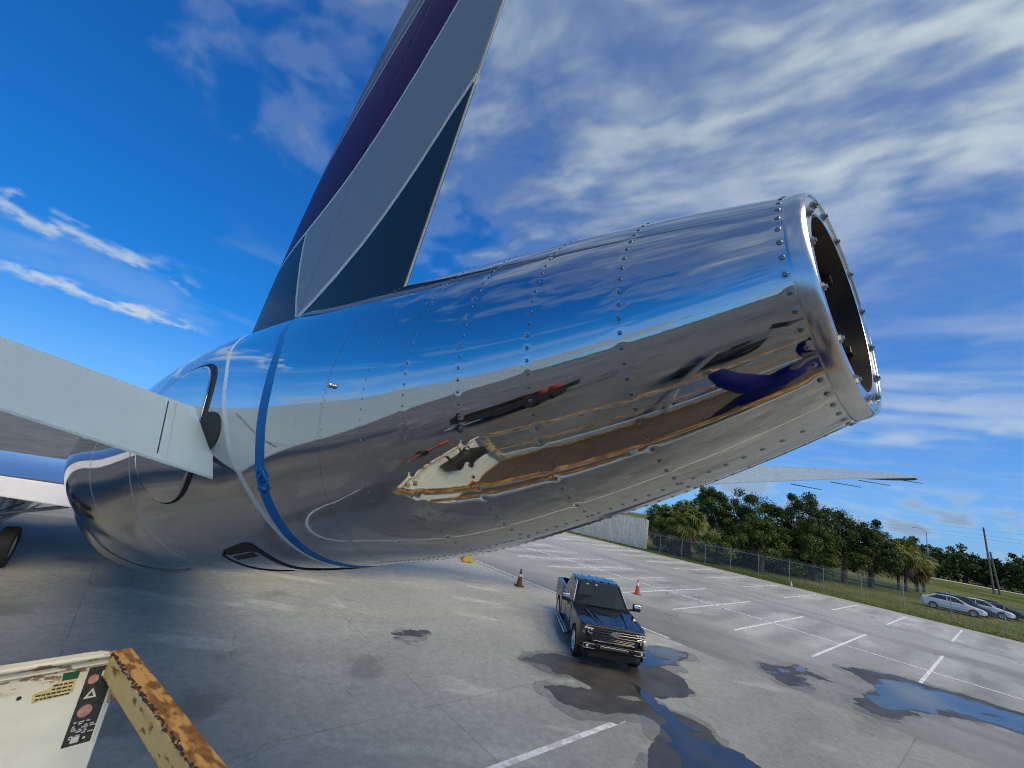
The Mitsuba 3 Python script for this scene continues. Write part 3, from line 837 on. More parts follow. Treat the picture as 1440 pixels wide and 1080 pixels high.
# wings
for side in (1, -1):
    w = add('wing', lift_surface(((26.8, 1.6, 2.35), (18.2, 1.6, 2.10)), ((14.6, 17.2, 3.9), (13.0, 17.2, 3.85)), .055, 0, .80, side=side, ny=40), 'm_wing', PLANE, 40)
    add('flap', lift_surface(((26.8, 1.9, 2.35), (18.2, 1.9, 2.10)), ((20.4, 9.2, 3.08), (15.8, 9.2, 2.98)), .055, .803, 1.0, side=side, droop=.12, ny=20), 'm_white_paint', w, 40)

# main landing gear
tyre = lathe([(.30, -.14), (.36, -.165), (.47, -.18), (.53, -.165), (.56, -.12), (.565, -.045), (.557, -.04), (.565, -.035), (.565, .035), (.557, .04), (.565, .045), (.56, .12), (.53, .165), (.47, .18), (.36, .165), (.30, .14)], 48)
rim_ = lathe([(.001, .06), (.10, .10), (.12, .03), (.24, .05), (.30, .145), (.335, .15), (.335, .10), (.30, .10)], 32)
tyre_d, rim_d = mikit.ply(tyre, smooth=35), mikit.ply(cat_([rim_, place(rim_, rotx(math.pi))]), smooth=35)
WB = np.stack([FW, UP, np.cross(FW, UP)], 1)
for side in (1, -1):
    G = 'airliner__landing_gear' if side > 0 else 'airliner__landing_gear_001'
    ax = AF(19.25, 3.9 * side, .565)
    for off in (-.42, .42):
        c = ax + LF * off
        add('tyre', dict(tyre_d), 'm_rubber', G, tw=aff(WB, c))
        add('wheel_rim', dict(rim_d), 'm_hub', G, tw=aff(WB, c))
    top_ = AF(19.6, 3.8 * side, 2.3)
    add('strut', cat_([rod(ax, ax * .45 + top_ * .55, .085, .085, 18), rod(ax * .5 + top_ * .5, top_, .14, .15, 18), rod(ax - LF * .5, ax + LF * .5, .06, .06, 14)]), 'm_gear', G, 40)
    add('torque_link', cat_([rod(ax + A0 * .10, ax + A0 * .42 + UP * .42, .035), rod(ax + A0 * .42 + UP * .42, ax + A0 * .12 + UP * .85, .035)]), 'm_gear', G, 40)
    add('side_brace', cat_([rod(ax + UP * .9, AF(19.4, 1.7 * side, 2.0), .055), rod(ax + UP * .6, AF(17.9, 3.0 * side, 2.0), .03)]), 'm_gear', G, 40)
    add('brake_hose', tube([ax + A0 * .1 + UP * .2, ax + A0 * .22 + UP * .55, ax + A0 * .15 + UP * 1.0, AF(18.7, 3.4 * side, 1.9)], .018, 6), 'm_rubber', G, 40)
    add('gear_door', place(rbox(-.55, .55, -.012, .012, -.55, .45, .01), np.stack([FW, LF, UP], 1), AF(19.5, 4.7 * side, 1.75)), 'm_white_paint', G, 30)
# nose gear, hidden far beyond
ngc = AF(34.5, 0, .4)
for off in (-.2, .2):
    add('nose_wheel', dict(tyre_d), 'm_rubber', PLANE, tw=aff(WB * .68, ngc + LF * off))
add('nose_strut', rod(ngc, ngc + UP * 2.0, .07), 'm_gear', PLANE, 40)
# engines under the wings
for side in (1, -1):
    ec = AF(24.2, 4.9 * side, 1.35)
    prof = [(.42, -2.0), (.55, -1.95), (.86, -.7), (.98, .6), (.96, 1.4), (.88, 1.62), (.80, 1.55), (.78, 1.0), (.2, .9)]
    add('engine_cowl', place(lathe(prof, 40), np.stack([LF, UP, FW], 1), ec), 'm_white_paint', PLANE, 40)
# ------------------------------------------------------------------ work platform
def rust_yellow(p, n, uv):
    l = p.x * 0.801 - p.y * 0.599
    c = p.x * 0.599 + p.y * 0.801
    f = fbm(l * 13, c * 30, p.z * 30, 5)
    g = fbm(l * 55, c * 110, p.z * 110, 4)
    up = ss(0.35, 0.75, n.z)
    paint = mix(C3(0.52, 0.36, 0.10), C3(0.62, 0.50, 0.24), fbm(p.x * 8, p.y * 8, p.z * 30, 3))
    rust = mix(C3(0.075, 0.030, 0.012), C3(0.36, 0.17, 0.045), g)
    ochre = mix(rust, C3(0.50, 0.285, 0.08), ss(0.45, 0.68, fbm(l * 17 + 5, c * 46, p.z * 46, 5)))
    side = mix(paint, rust, ss(0.55, 0.63, f))
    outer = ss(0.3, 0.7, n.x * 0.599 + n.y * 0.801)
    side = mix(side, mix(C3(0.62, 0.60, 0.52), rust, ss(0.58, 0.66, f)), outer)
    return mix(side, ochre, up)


def panel_white(p, n, uv):
    f = fbm(p.x * 14, p.y * 14, p.z * 14, 4)
    sc = nz(p.x * 160 + 30 * f, p.y * 160, p.z * 35)
    c = C3(0.74, 0.78, 0.70) * (0.90 + 0.2 * f)
    scratch = ss(0.86, 0.93, sc) * ss(0.45, 0.6, fbm(p.x * 5, p.y * 5, p.z * 5, 2))
    edge = ss(3.49, 3.61, p.z + 0.06 * (f - 0.5))
    chip = ss(0.55, 0.62, fbm(p.x * 26, p.y * 26, p.z * 60, 4)) * ss(0.25, 0.9, edge)
    c = mix(c, C3(0.58, 0.50, 0.33), 0.55 * edge)
    c = mix(c, C3(0.16, 0.075, 0.03), 0.85 * chip)
    return mix(c, C3(0.22, 0.16, 0.11), 0.75 * scratch)


mat('m_rust', rust_yellow, 0.6, spec=0.3, bump=lambda p, n, uv: 0.0022 * fbm(p.x * 45, p.y * 45, p.z * 45, 4), bump_eps=1.5e-3)
mat('m_panel', panel_white, 0.42, spec=0.4, bump=lambda p, n, uv: 0.0008 * fbm(p.x * 14, p.y * 14, p.z * 14, 3), bump_eps=2e-3)
mat('m_boom', (0.075, 0.075, 0.07), 0.5)
mat('m_weld', lambda p, n, uv: mix(C3(0.035, 0.018, 0.014), C3(0.26, 0.20, 0.16), ss(0.62, 0.72, nz(p.x * 150, p.y * 150, p.z * 150))), 0.7)
mat('m_deck', lambda p, n, uv: mix(C3(0.075, 0.058, 0.044), C3(0.135, 0.108, 0.084), fbm(p.x * 12, p.y * 12, p.z * 12, 4)) * (0.55 + 0.45 * ss(0.25, 0.4, dr.abs(dr.sin((p.x + p.y) * 90.0)) * dr.abs(dr.sin((p.x - p.y) * 90.0)))), 0.75)
mat('m_black_box', (0.02, 0.02, 0.022), 0.4)
mat('m_placard', lambda p, n, uv: C3(0.028, 0.030, 0.032) * (0.6 + 1.4 * nz(p.x * 220, p.y * 220, p.z * 90)), 0.45)
mat('m_print', (0.62, 0.62, 0.60), 0.5)
mat('m_print_pink', lambda p, n, uv: C3(0.47, 0.25, 0.21) * (0.7 + 0.6 * nz(p.x * 90, p.y * 90, p.z * 90)), 0.5)
mat('m_print_dark', (0.03, 0.03, 0.03), 0.5)
mat('m_print_green', (0.01, 0.10, 0.045), 0.5)
mat('m_print_yellow', lambda p, n, uv: C3(0.58, 0.50, 0.24) * (0.8 + 0.4 * nz(p.x * 60, p.y * 60, p.z * 60)), 0.5)

E1, E2 = V([.801, -.599, 0]), V([-.599, -.801, 0])          # along the platform, across it
PC = V([-1.382, 2.011, 0])                                  # its front right corner
PK, PT = 1.45, 3.63                                         # size of the drawn platform, height of its top rail
PB = np.stack([E1, E2, UP], 1)
PF = thing('work_platform', 'raised work platform with rusty yellow rails and a scuffed white end panel', 'platform')
LEN, WID, ZD, ZT = 2.45, .82, 3.176, 3.90


def pl(mesh):
    m = mesh.copy()
    m.apply_transform(aff(PB * PK, PC + UP * (PT - PK * 3.90)))
    return m


pcs = 9
for i in range(pcs):
    x0 = .06 + i * (LEN - .12) / pcs
    add('deck_plank', pl(rbox(x0 + .004, x0 + (LEN - .12) / pcs - .004, .05, WID - .05, ZD - .04, ZD, .006)), 'm_deck', PF, 30)
# the end panel: sheet with a folded top edge and a folded side edge
pan = [rbox(.012, .016, .019, WID - .03, ZD - .05, ZT - .010, .0018, 8), rbox(-.004, .030, .048, WID, ZT - .008, ZT + .004, .005), rbox(.010, .026, .014, .021, ZD - .05, ZT - .066, .003, 8),
       rbox(.014, .021, .03, WID - .05, ZT - .026, ZT - .020, .0025, 8)]
add('end_panel', pl(cat_(pan)), 'm_panel', PF, 30, label='scuffed white end panel with a black pictogram placard')
R = lambda *a: rbox(*a, .008)
add('top_rail', pl(R(-.002, LEN, -.004, .048, ZT - .064, ZT)), 'm_rust', PF, 30, label='rusty yellow top rail on the aircraft side')
bead = []
for i in range(420):
    x = .02 + i * .0057 + .002 * rng.standard_normal()
    bead.append(trimesh.creation.icosphere(1, 1.0).apply_transform(aff(np.diag([.0042, .0030, .0022]) * (.6 + .9 * rng.random()), V([x, .0455 + .0022 * rng.standard_normal(), ZT - .0005]))))
add('weld_bead', pl(cat_(bead)), 'm_weld', PF, True, label='crusty dark weld along the edge of the top rail')
add('gusset', pl(tm(hullr([(.030, .020, ZT - .066), (.10, .020, ZT - .066), (.030, .020, ZT - .12), (.032, .026, ZT - .066), (.10, .026, ZT - .066)], .003, 8))), 'm_rust', PF, 30)
add('top_rail', pl(R(.05, LEN, WID, WID + .05, ZT - .06, ZT)), 'm_rust', PF, 30)
add('top_rail', pl(R(LEN - .05, LEN, .05, WID, ZT - .062, ZT - .002)), 'm_rust', PF, 30)
add('mid_rail', pl(R(.05, LEN - .03, .002, .042, ZD + .31, ZD + .35)), 'm_rust', PF, 30)
add('mid_rail', pl(R(.05, LEN - .03, WID + .004, WID + .044, ZD + .31, ZD + .35)), 'm_rust', PF, 30)
add('mid_rail', pl(R(LEN - .045, LEN - .005, .05, WID, ZD + .31, ZD + .35)), 'm_rust', PF, 30)
for x, y in ((LEN - .05, .0), (1.25, .0), (.0, WID), (LEN - .05, WID), (LEN / 2, WID)):
    add('post', pl(R(x + .004, x + .046, y + .002, y + .044, ZD - .06, ZT - .065)), 'm_rust', PF, 30)
for y in (.006, WID + .01):
    add('toe_board', pl(R(.05, LEN - .05, y, y + .012, ZD, ZD + .15)), 'm_panel', PF, 30)
add('frame', pl(cat_([R(0, LEN, 0.004, .06, ZD - .13, ZD - .045), R(0, LEN, WID - .06, WID + .04, ZD - .13, ZD - .045), R(.002, .06, .06, WID - .06, ZD - .13, ZD - .046), R(LEN - .06, LEN, .06, WID - .06, ZD - .13, ZD - .046)])), 'm_rust', PF, 30)
add('control_box', pl(cat_([rbox(.03, .15, .42, .70, ZT - .26, ZT - .10, .012), rod([.09, .48, ZT - .10], [.09, .48, ZT + .01], .010), rod([.09, .62, ZT - .10], [.09, .62, ZT + .01], .010)])) , 'm_black_box', PF, 30)
# boom carrying the platform, set back from the aircraft
b0, b1, b2 = PC + E1 * 1.6 + E2 * 1.25 + UP * 2.42, PC + E1 * 1.5 + E2 * 4.9 + UP * 2.1, PC + E1 * 1.6 + E2 * 6.9 + UP * 1.0
add('boom', cat_([rod(b0 - E2 * .1, b1, .10, .12, 14), rod(b1, b2, .13, .15, 14), trimesh.creation.icosphere(2, .17).apply_translation(b1)]), 'm_boom', PF, 40)
base_c = PC + E1 * 1.6 + E2 * 7.2
add('chassis', place(cat_([rbox(-1.1, 1.1, -.75, .75, .35, 1.0, .06), rbox(-.7, .6, -.6, .6, .98, 1.35, .08)]), PB, base_c), 'm_boom', PF, 30)
for sx in (-.75, .75):
    for sy in (-.8, .8):
        add('chassis_wheel', place(place(tyre, M=np.eye(3) * .62), PB @ rotx(math.pi / 2), base_c + PB @ V([sx, sy, .35])), 'm_rubber', PF, 40)

# placards on the panel's inner face (facing the camera): panel coordinates are across (E2) and up
XF = .0168


def facing(poly, lift=0.0):
    M_ = np.stack([E2, UP, np.cross(E2, UP)], 1)
    s_ = 1 if np.dot(M_[:, 2], E1) > 0 else -1
    return place(prism(poly, .0004), M_ * PK, PC + UP * (PT - PK * 3.90) + E1 * PK * (XF + lift + (.0004 if s_ < 0 else 0)))


def quad(a, b, c, d):
    return Polygon([a, b, c, d])


PX0, PX1, PZ0, PZ1 = .026, .082, ZT - .215, ZT - .030
pk = add('placard', facing(quad((PX0, PZ0), (PX1, PZ0), (PX1, PZ1), (PX0, PZ1))), 'm_placard', PF, False, label='worn black placard with pale pictograms and a red disc')
tri = lambda x, z, s: Polygon([(x - s, z - s * .8), (x + s, z - s * .8), (x, z + s)], [[(x - s * .45, z - s * .5), (x + s * .45, z - s * .5), (x, z + s * .4)]])
circ = lambda x, z, r, n_=20: Polygon([(x + r * math.cos(t), z + r * math.sin(t)) for t in np.arange(n_) * 2 * math.pi / n_])
add('pictogram', facing(circ(PX1 - .016, PZ1 - .030, .011), .0006), 'm_print_pink', pk, False)
add('pictogram', facing(circ(PX1 - .022, PZ1 - .106, .0145), .0006), 'm_print_pink', pk, False)
add('pictogram', facing(tri(PX1 - .022, PZ1 - .065, .0135), .0006), 'm_print', pk, False)
mk = []
for i in range(9):
    zz = PZ1 - .132 - .0046 * i
    x = PX1 - .008
    while x > PX0 + .012:
        l = float(rng.uniform(.003, .012))
        if rng.random() < .62:
            mk.append(facing(quad((x - l, zz), (x, zz), (x, zz + .0024), (x - l, zz + .0024)), .0006))
        x -= l + .004
mk += [facing(quad((PX1 - .030, PZ0 + .006), (PX1 - .014, PZ0 + .006), (PX1 - .014, PZ0 + .020), (PX1 - .030, PZ0 + .020)), .0006), facing(circ(PX1 - .040, PZ0 + .013, .003), .0006), facing(quad((PX0 + .008, PZ1 - .012), (PX0 + .026, PZ1 - .012), (PX0 + .026, PZ1 - .026), (PX0 + .008, PZ1 - .026)), .0006)]
add('small_print', cat_(mk), 'm_print', pk, False, kind='stuff')
LX0, LX1, LZ0, LZ1 = .100, .172, ZT - .086, ZT - .032
lk = add('notice', facing(Polygon([(LX0, LZ1), (LX0, LZ0 + .004), (LX0 + .012, LZ0), (LX1, LZ0 - .004), (LX1 + .004, LZ0 + .016), (LX1 - .030, LZ0 + .026), (LX1 - .044, LZ1)])), 'm_print_yellow', PF, False, label='torn yellow notice with a green heading')
add('heading', facing(quad((LX0, LZ1 - .018), (LX0 + .030, LZ1 - .018), (LX0 + .032, LZ1), (LX0, LZ1)), .0006), 'm_print_green', lk, False)
ln = []
for i in range(4):
    zz = LZ1 - .028 - .0085 * i
    x = LX0 + .006
    while x < (LX1 - .034 if i < 2 else LX1 - .006):
        l = float(rng.uniform(.004, .010))
        ln.append(facing(quad((x, zz), (x + l, zz), (x + l, zz + .0036), (x, zz + .0036)), .0006))
        x += l + .002
add('print_line', cat_(ln), 'm_print_dark', lk, False, kind='stuff')
add('bolt_hole', facing(circ(.198, ZT - .072, .0045), .0002), 'm_print_dark', PF, False)

# ------------------------------------------------------------------ the photographer, standing on the platform
mat('m_skin', (0.42, 0.25, 0.17), 0.5, spec=0.4)
mat('m_shirt', lambda p, n, uv: C3(0.010, 0.014, 0.105) * (0.8 + 0.4 * fbm(p.x * 20, p.y * 20, p.z * 20, 3)), 0.8, spec=0.2)
mat('m_trousers', (0.018, 0.019, 0.024), 0.85)
mat('m_hair', (0.03, 0.02, 0.015), 0.7)
mat('m_phone', (0.02, 0.02, 0.022), 0.2)


def limb(chain, ref=0.02, smooth=8):
    """chain: list of bones, each ((point, radius), (point, radius)); one smooth body."""
    M_ = None
    for (p, a), (q, b) in chain:
        h = Manifold.batch_hull([Manifold.sphere(a, 20).translate(list(map(float, p))), Manifold.sphere(b, 20).translate(list(map(float, q)))])
        M_ = h if M_ is None else M_ + h
    t = tm(M_.refine_to_length(ref))
    t.merge_vertices()
    trimesh.smoothing.filter_taubin(t, iterations=smooth)
    return t


PP = V([.55, .27, 2.58])                                     # between the feet
J = lambda x, y, z: PP + V([x, y, z])
hipL, hipR, kneL, kneR, ankL, ankR = J(-.10, 0, .90), J(.10, 0, .90), J(-.13, .05, .49), J(.13, .03, .49), J(-.14, -.02, .08), J(.14, -.03, .08)
shL, shR, elL, elR = J(-.15, .12, 1.44), J(.06, -.14, 1.44), J(-.40, .06, 1.50), J(-.17, -.24, 1.62)
neck, headc = J(0, -.02, 1.53), J(.01, -.04, 1.68)
CAMP = V([0, -.035, CAM_Z - .012])
wrL, wrR = J(-.64, -.04, 1.56), CAMP + V([.135, -.10, -.045])
bones = [((hipL, .085), (kneL, .06)), ((kneL, .058), (ankL, .042)), ((hipR, .085), (kneR, .06)), ((kneR, .058), (ankR, .042)), ((J(0, 0, .95), .13), (J(0, .01, 1.15), .12)), ((J(0, .01, 1.15), .12), (J(0, .02, 1.36), .13)),
         ((J(-.07, .07, 1.36), .09), (J(.03, -.08, 1.36), .09)), ((shL, .065), (elL, .047)), ((elL, .045), (wrL, .030)), ((shR, .065), (elR, .047)), ((elR, .045), (wrR, .030)), ((J(0, .02, 1.40), .062), (neck, .056)), ((neck, .056), (headc + V([0, -.01, -.05]), .06)),
         ((headc, .088), (headc + V([0, .015, -.075]), .058)), ((headc + V([0, -.03, .02]), .09), (headc + V([0, .01, .03]), .086)), ((headc + V([0, .088, -.01]), .012), (headc + V([0, .10, -.035]), .016)),
         ((headc + V([-.088, 0, 0]), .012), (headc + V([-.088, -.005, -.03]), .011)), ((headc + V([.088, 0, 0]), .012), (headc + V([.088, -.005, -.03]), .011))]
for s_, w0 in ((-1, wrL), (1, wrR)):
    palm = w0 + (V([-.03, .055, .012]) if s_ > 0 else V([-.05, .03, .0]))
    bones += [((w0, .027), (palm, .024)), ((palm + (V([0, 0, .02]) if s_ > 0 else V([0, .024, 0])), .016), (palm - (V([0, 0, .022]) if s_ > 0 else V([0, .022, 0])), .016))]
    for i, ln_ in enumerate((.040, .046, .044, .034)):
        k0 = palm + (V([-.006, .022, .030 - .020 * i]) if s_ > 0 else V([-.022, .034 - .021 * i, .0]))
        k1 = k0 + (V([-.012, ln_ * .42, 0]) if s_ > 0 else V([-ln_ * .5, .004, -.004]))
        k2 = k1 + (V([-ln_ * .75, .004, 0]) if s_ > 0 else V([-ln_ * .6, .002, -.014]))
        bones += [((k0, .0105), (k1, .0095)), ((k1, .0095), (k2, .0085))]
    th0 = palm + V([0, -.004, .030])
    bones += [((th0, .012), (th0 + V([-s_ * .026, -.012, .016]), .011)), ((th0 + V([-s_ * .026, -.012, .016]), .011), (th0 + V([-s_ * .055, -.004, .010]), .009))]
PS = thing('person', 'person in dark blue shirt and black trousers on the platform with one arm stretched out', 'person')
add('body', limb(bones, .014, 6), 'm_skin', PS, True)
o_ = .014
add('shirt', limb([((J(0, 0, .90), .150), (J(0, .01, 1.15), .140)), ((J(0, .01, 1.15), .140), (J(0, .02, 1.36), .148)), ((J(-.08, .08, 1.38), .098), (J(.04, -.09, 1.38), .098)), ((shL, .080), (elL, .062)), ((elL, .060), (elL * .25 + wrL * .75, .045)), ((shR, .080), (elR, .062)), ((elR, .060), (elR * .25 + wrR * .75, .045))], .02, 6), 'm_shirt', PS, True)
add('trousers', limb([((J(-.05, 0, .88), .13), (J(.05, 0, .88), .13)), ((hipL, .105), (kneL, .078)), ((kneL, .076), (ankL + UP * .03, .062)), ((hipR, .105), (kneR, .078)), ((kneR, .076), (ankR + UP * .03, .062))], .02, 6), 'm_trousers', PS, True)
for a_k in (ankL, ankR):
    add('shoe', limb([((a_k + V([0, -.03, -.035]), .045), (a_k + V([0, .08, -.042]), .040)), ((a_k + V([0, .08, -.042]), .040), (a_k + V([0, .15, -.048]), .032))], .012, 4), 'm_black_box', PS, True)
hr = limb([((headc + V([0, -.045, .03]), .095), (headc + V([0, .0, .055]), .088)), ((headc + V([0, -.06, -.02]), .08), (headc + V([0, -.045, .03]), .09))], .012, 5)
add('hair', hr, 'm_hair', PS, True)
add('eye', cat_([trimesh.creation.icosphere(2, .012).apply_translation(headc + V([s_ * .033, .083, .012])) for s_ in (-1, 1)]), 'm_black_box', PS, True)
add('phone', rbox(-.078, .078, CAMP[1] - .010, CAMP[1] - .002, CAMP[2] - .052, CAMP[2] + .022, .0035), 'm_phone', smooth=30, label='black phone held up by the person on the platform', cat='phone')
# ------------------------------------------------------------------ vehicles
mat('m_black_paint', (0.005, 0.006, 0.009), 0.045, spec=0.45)
mat('m_chrome', (0.80, 0.80, 0.80), 0.08, 1.0)
mat('m_dull_chrome', (0.27, 0.27, 0.27), 0.12, 1.0)
mat('m_auto_glass', (0.020, 0.030, 0.031), 0.02, spec=0.4)
mat('m_lamp', (0.55, 0.57, 0.60), 0.08, 0.3, coat=1.0)
mat('m_trim_black', (0.014, 0.014, 0.015), 0.45)
mat('m_gold', (0.62, 0.52, 0.33), 0.25, 1.0)
mat('m_silver_body', (0.62, 0.64, 0.67), 0.18, spec=0.5, coat=1.0)
mat('m_dark_body', (0.03, 0.032, 0.036), 0.15, spec=0.5, coat=1.0)
mat('m_white_body', (0.66, 0.67, 0.68), 0.2, spec=0.5, coat=1.0)
mat('m_red_lamp', (0.30, 0.012, 0.012), 0.15, coat=1.0)

TR_H = V([-.02, -1.0, 0]) / math.hypot(.02, 1)            # the pickup's heading
TRB = np.stack([TR_H, np.cross(UP, TR_H), UP], 1)
TRO = V([4.21, 14.42, 0])                                   # under the middle of the front axle
TK = thing('pickup_truck', 'black four door pickup truck with a chrome grille, front wheels in the puddle', 'truck')
tk = lambda m: place(m, TRB, TRO)


def sym(pts):
    return [(x, s_ * y, z) for x, y, z in pts for s_ in (1, -1)]


def cyl_y(x, z, r, y0, y1, n=40):
    return Manifold.cylinder(abs(y1 - y0), r, r, n).rotate([-90, 0, 0]).translate([x, min(y0, y1), z])


WBX = -3.75
front = hullr(sym([(.88, .84, .52), (.92, .80, .80), (.80, .86, 1.08), (.55, .95, 1.10), (-.82, .97, 1.20), (-.82, .98, .46), (.45, .97, .46), (.62, .93, .9)]), .04)
side_low = hullr(sym([(-.78, .97, .44), (-.78, .985, .95), (-.78, .95, 1.22), (-3.08, .95, 1.24), (-3.08, .985, .95), (-3.08, .97, .44)]), .03)
bedb = hullr(sym([(-3.10, .97, .46), (-3.10, .985, .95), (-3.10, .95, 1.30), (-4.80, .94, 1.33), (-4.84, .965, .95), (-4.80, .95, .52)]), .03)
bed_cut = Manifold.cube([1.62, 1.62, 1.0]).translate([-4.76, -.81, .82])
flare = [hullr([(x + .54 * math.cos(t), s_ * .985, .41 + .54 * math.sin(t)) for t in np.linspace(-.25, math.pi + .25, 12)], .022) for x in (0, WBX) for s_ in (1, -1)]
bodyM = front + side_low + (bedb - bed_cut)
for f_ in flare:
    bodyM = bodyM + f_
for x in (0, WBX):
    bodyM = bodyM - cyl_y(x, .41, .475, .62, 1.2) - cyl_y(x, .41, .475, -1.2, -.62)
bodyM = bodyM - Manifold.cube([.3, 1.5, .36]).translate([.80, -.75, .74])          # grille opening
add('body', tk(tm(bodyM)), 'm_black_paint', TK, 38, label='glossy black body reflecting the blue sky')
hood = hullr(sym([(.80, .60, 1.12), (.66, .84, 1.12), (-.70, .90, 1.215), (-.78, .82, 1.225)]), .012)
hood = hood + hullr(sym([(.70, .30, 1.135), (-.60, .50, 1.245), (.62, .05, 1.145), (-.6, .05, 1.25)]), .014)
for s_ in (1, -1):
    hood = hood + hullr([(.58, s_ * .48, 1.145), (-.55, s_ * .66, 1.25), (-.55, s_ * .58, 1.262), (.55, s_ * .44, 1.15)], .016)
add('hood', tk(tm(hood)), 'm_black_paint', TK, 40)
cab = hullr(sym([(-.92, .90, 1.20), (-1.62, .70, 1.83), (-1.95, .72, 1.87), (-2.70, .71, 1.87), (-2.92, .70, 1.82), (-3.02, .90, 1.24)]), .05)
add('cab', tk(tm(cab)), 'm_black_paint', TK, 38, label='black cab roof with a blue sheen')
for y in (-.42, -.14, .14, .42):
    add('roof_rib', tk(rbox(-2.75, -1.75, y - .035, y + .035, 1.905, 1.926, .008)), 'm_black_paint', TK, 40)


def pane(p, o=.052):
    """A thin glass plate over the polygon p, moved out along its normal."""
    p = V(p, float)
    n_ = np.cross(p[1] - p[0], p[2] - p[0])
    n_ /= np.linalg.norm(n_)
    c = p.mean(0)
    if np.dot(n_, c - V([-1.9, 0, 1.3])) < 0:
        p, n_ = p[::-1], -n_
    k_ = len(p)
    v = np.vstack([p + n_ * o, p + n_ * (o - .03)])
    f = [[0, i, i + 1] for i in range(1, k_ - 1)] + [[k_ + i, i, (i + 1) % k_] for i in range(k_)] + [[k_ + i, (i + 1) % k_, k_ + (i + 1) % k_] for i in range(k_)]
    return trimesh.Trimesh(v, f, process=False)


add('windshield', tk(pane([(-.97, .84, 1.245), (-.90, .4, 1.235), (-.88, 0, 1.232), (-.90, -.4, 1.235), (-.97, -.84, 1.245), (-1.60, -.645, 1.815), (-1.60, .645, 1.815)], .058)), 'm_auto_glass', TK, False)
for s_ in (1, -1):
    add('side_window', tk(pane([(-1.16, s_ * .885, 1.27), (-1.98, s_ * .882, 1.27), (-1.98, s_ * .735, 1.80), (-1.66, s_ * .735, 1.80)])), 'm_auto_glass', TK, False)
    add('side_window', tk(pane([(-2.06, s_ * .882, 1.27), (-2.84, s_ * .882, 1.29), (-2.76, s_ * .735, 1.79), (-2.06, s_ * .735, 1.80)])), 'm_auto_glass', TK, False)
    add('window_trim', tk(cat_([rod((-1.05, s_ * .945, 1.255), (-2.92, s_ * .945, 1.27), .012), rod((-1.05, s_ * .945, 1.255), (-1.62, s_ * .765, 1.845), .010), rod((-1.62, s_ * .765, 1.845), (-2.76, s_ * .765, 1.845), .010), rod((-2.76, s_ * .765, 1.845), (-2.92, s_ * .945, 1.27), .010)])), 'm_chrome', TK, 40)
    add('door_handle', tk(rbox(-1.98, -1.80, s_ * 1.02 - .012, s_ * 1.02 + .012, 1.02, 1.055, .008)), 'm_chrome', TK, 40)
    add('door_handle', tk(rbox(-2.98, -2.80, s_ * 1.02 - .012, s_ * 1.02 + .012, 1.03, 1.065, .008)), 'm_chrome', TK, 40)
    for x in (-.98, -2.02, -3.06):
        add('door_seam', tk(box(x - .006, x + .006, s_ * 1.0, s_ * 1.0185, .50, 1.20)), 'm_trim_black', TK, False)
    mr = add('mirror', tk(cat_([tm(hullr([(-1.02, s_ * 1.10, 1.30), (-1.02, s_ * 1.33, 1.30), (-1.02, s_ * 1.10, 1.50), (-1.02, s_ * 1.33, 1.50), (-.94, s_ * 1.14, 1.34), (-.94, s_ * 1.28, 1.46)], .02)), rod((-1.06, s_ * .95, 1.28), (-1.0, s_ * 1.15, 1.34), .035)])), 'm_trim_black', TK, 40)
    add('mirror_cap', tk(tm(hullr([(-.935, s_ * 1.12, 1.42), (-.935, s_ * 1.32, 1.42), (-.955, s_ * 1.12, 1.49), (-.955, s_ * 1.32, 1.49)], .018))), 'm_chrome', mr, 40)
    add('running_board', tk(cat_([rbox(-3.0, -.72, s_ * 1.10 - .085, s_ * 1.10 + .085, .345, .395, .02), box(-2.9, -2.85, s_ * .9, s_ * 1.04, .34, .38), box(-.95, -.9, s_ * .9, s_ * 1.04, .34, .38)])), 'm_trim_black', TK, 40)
    add('board_trim', tk(cat_([rod((-3.0, s_ * 1.187, .378), (-.72, s_ * 1.187, .378), .014, n=8), rod((-3.0, s_ * 1.10, .402), (-.72, s_ * 1.10, .402), .010, n=8)])), 'm_chrome', TK, 40)
    hl = add('headlight', tk(tm(hullr([(.84, s_ * .90, 1.07), (.875, s_ * .66, 1.04), (.86, s_ * .90, .985), (.885, s_ * .66, .985), (.60, s_ * .955, 1.08), (.62, s_ * .96, 1.0)], .018))), 'm_trim_black', TK, 40)
    add('lens', tk(cat_([tm(hullr([(.885, s_ * y, z), (.885, s_ * (y - .055), z), (.885, s_ * y, z - .03)], .016, 10)) for y, z in ((.88, 1.05), (.79, 1.045), (.70, 1.04))] + [rod((.905, s_ * .64, .985), (.84, s_ * .93, .985), .010)])), 'm_lamp', hl, 40)
    add('headlight_trim', tk(cat_([rod((.925, s_ * .66, .935), (.86, s_ * .94, .935), .013), rod((.925, s_ * .66, .90), (.86, s_ * .94, .90), .009)])), 'm_chrome', hl, 40)
    fg = add('fog_lamp', tk(rbox(.965, .995, s_ * .74 - .12, s_ * .74 + .12, .56, .655, .012)), 'm_trim_black', TK, 40)
    add('lens', tk(cat_([rbox(.99, 1.01, s_ * .80 - .035, s_ * .80 + .035, .575, .64, .010)])), 'm_lamp', fg, 40)
    add('tow_hook', tk(rbox(.985, 1.015, s_ * .50 - .035, s_ * .50 + .035, .60, .645, .01)), 'm_trim_black', TK, 40)
    add('tail_light', tk(rbox(-4.88, -4.80, s_ * .90 - .06, s_ * .90 + .06, .88, 1.28, .015)), 'm_red_lamp', TK, 40)
GR = add('grille', tk(rbox(.80, .86, -.78, .78, .72, 1.10, .01)), 'm_trim_black', TK, 40)
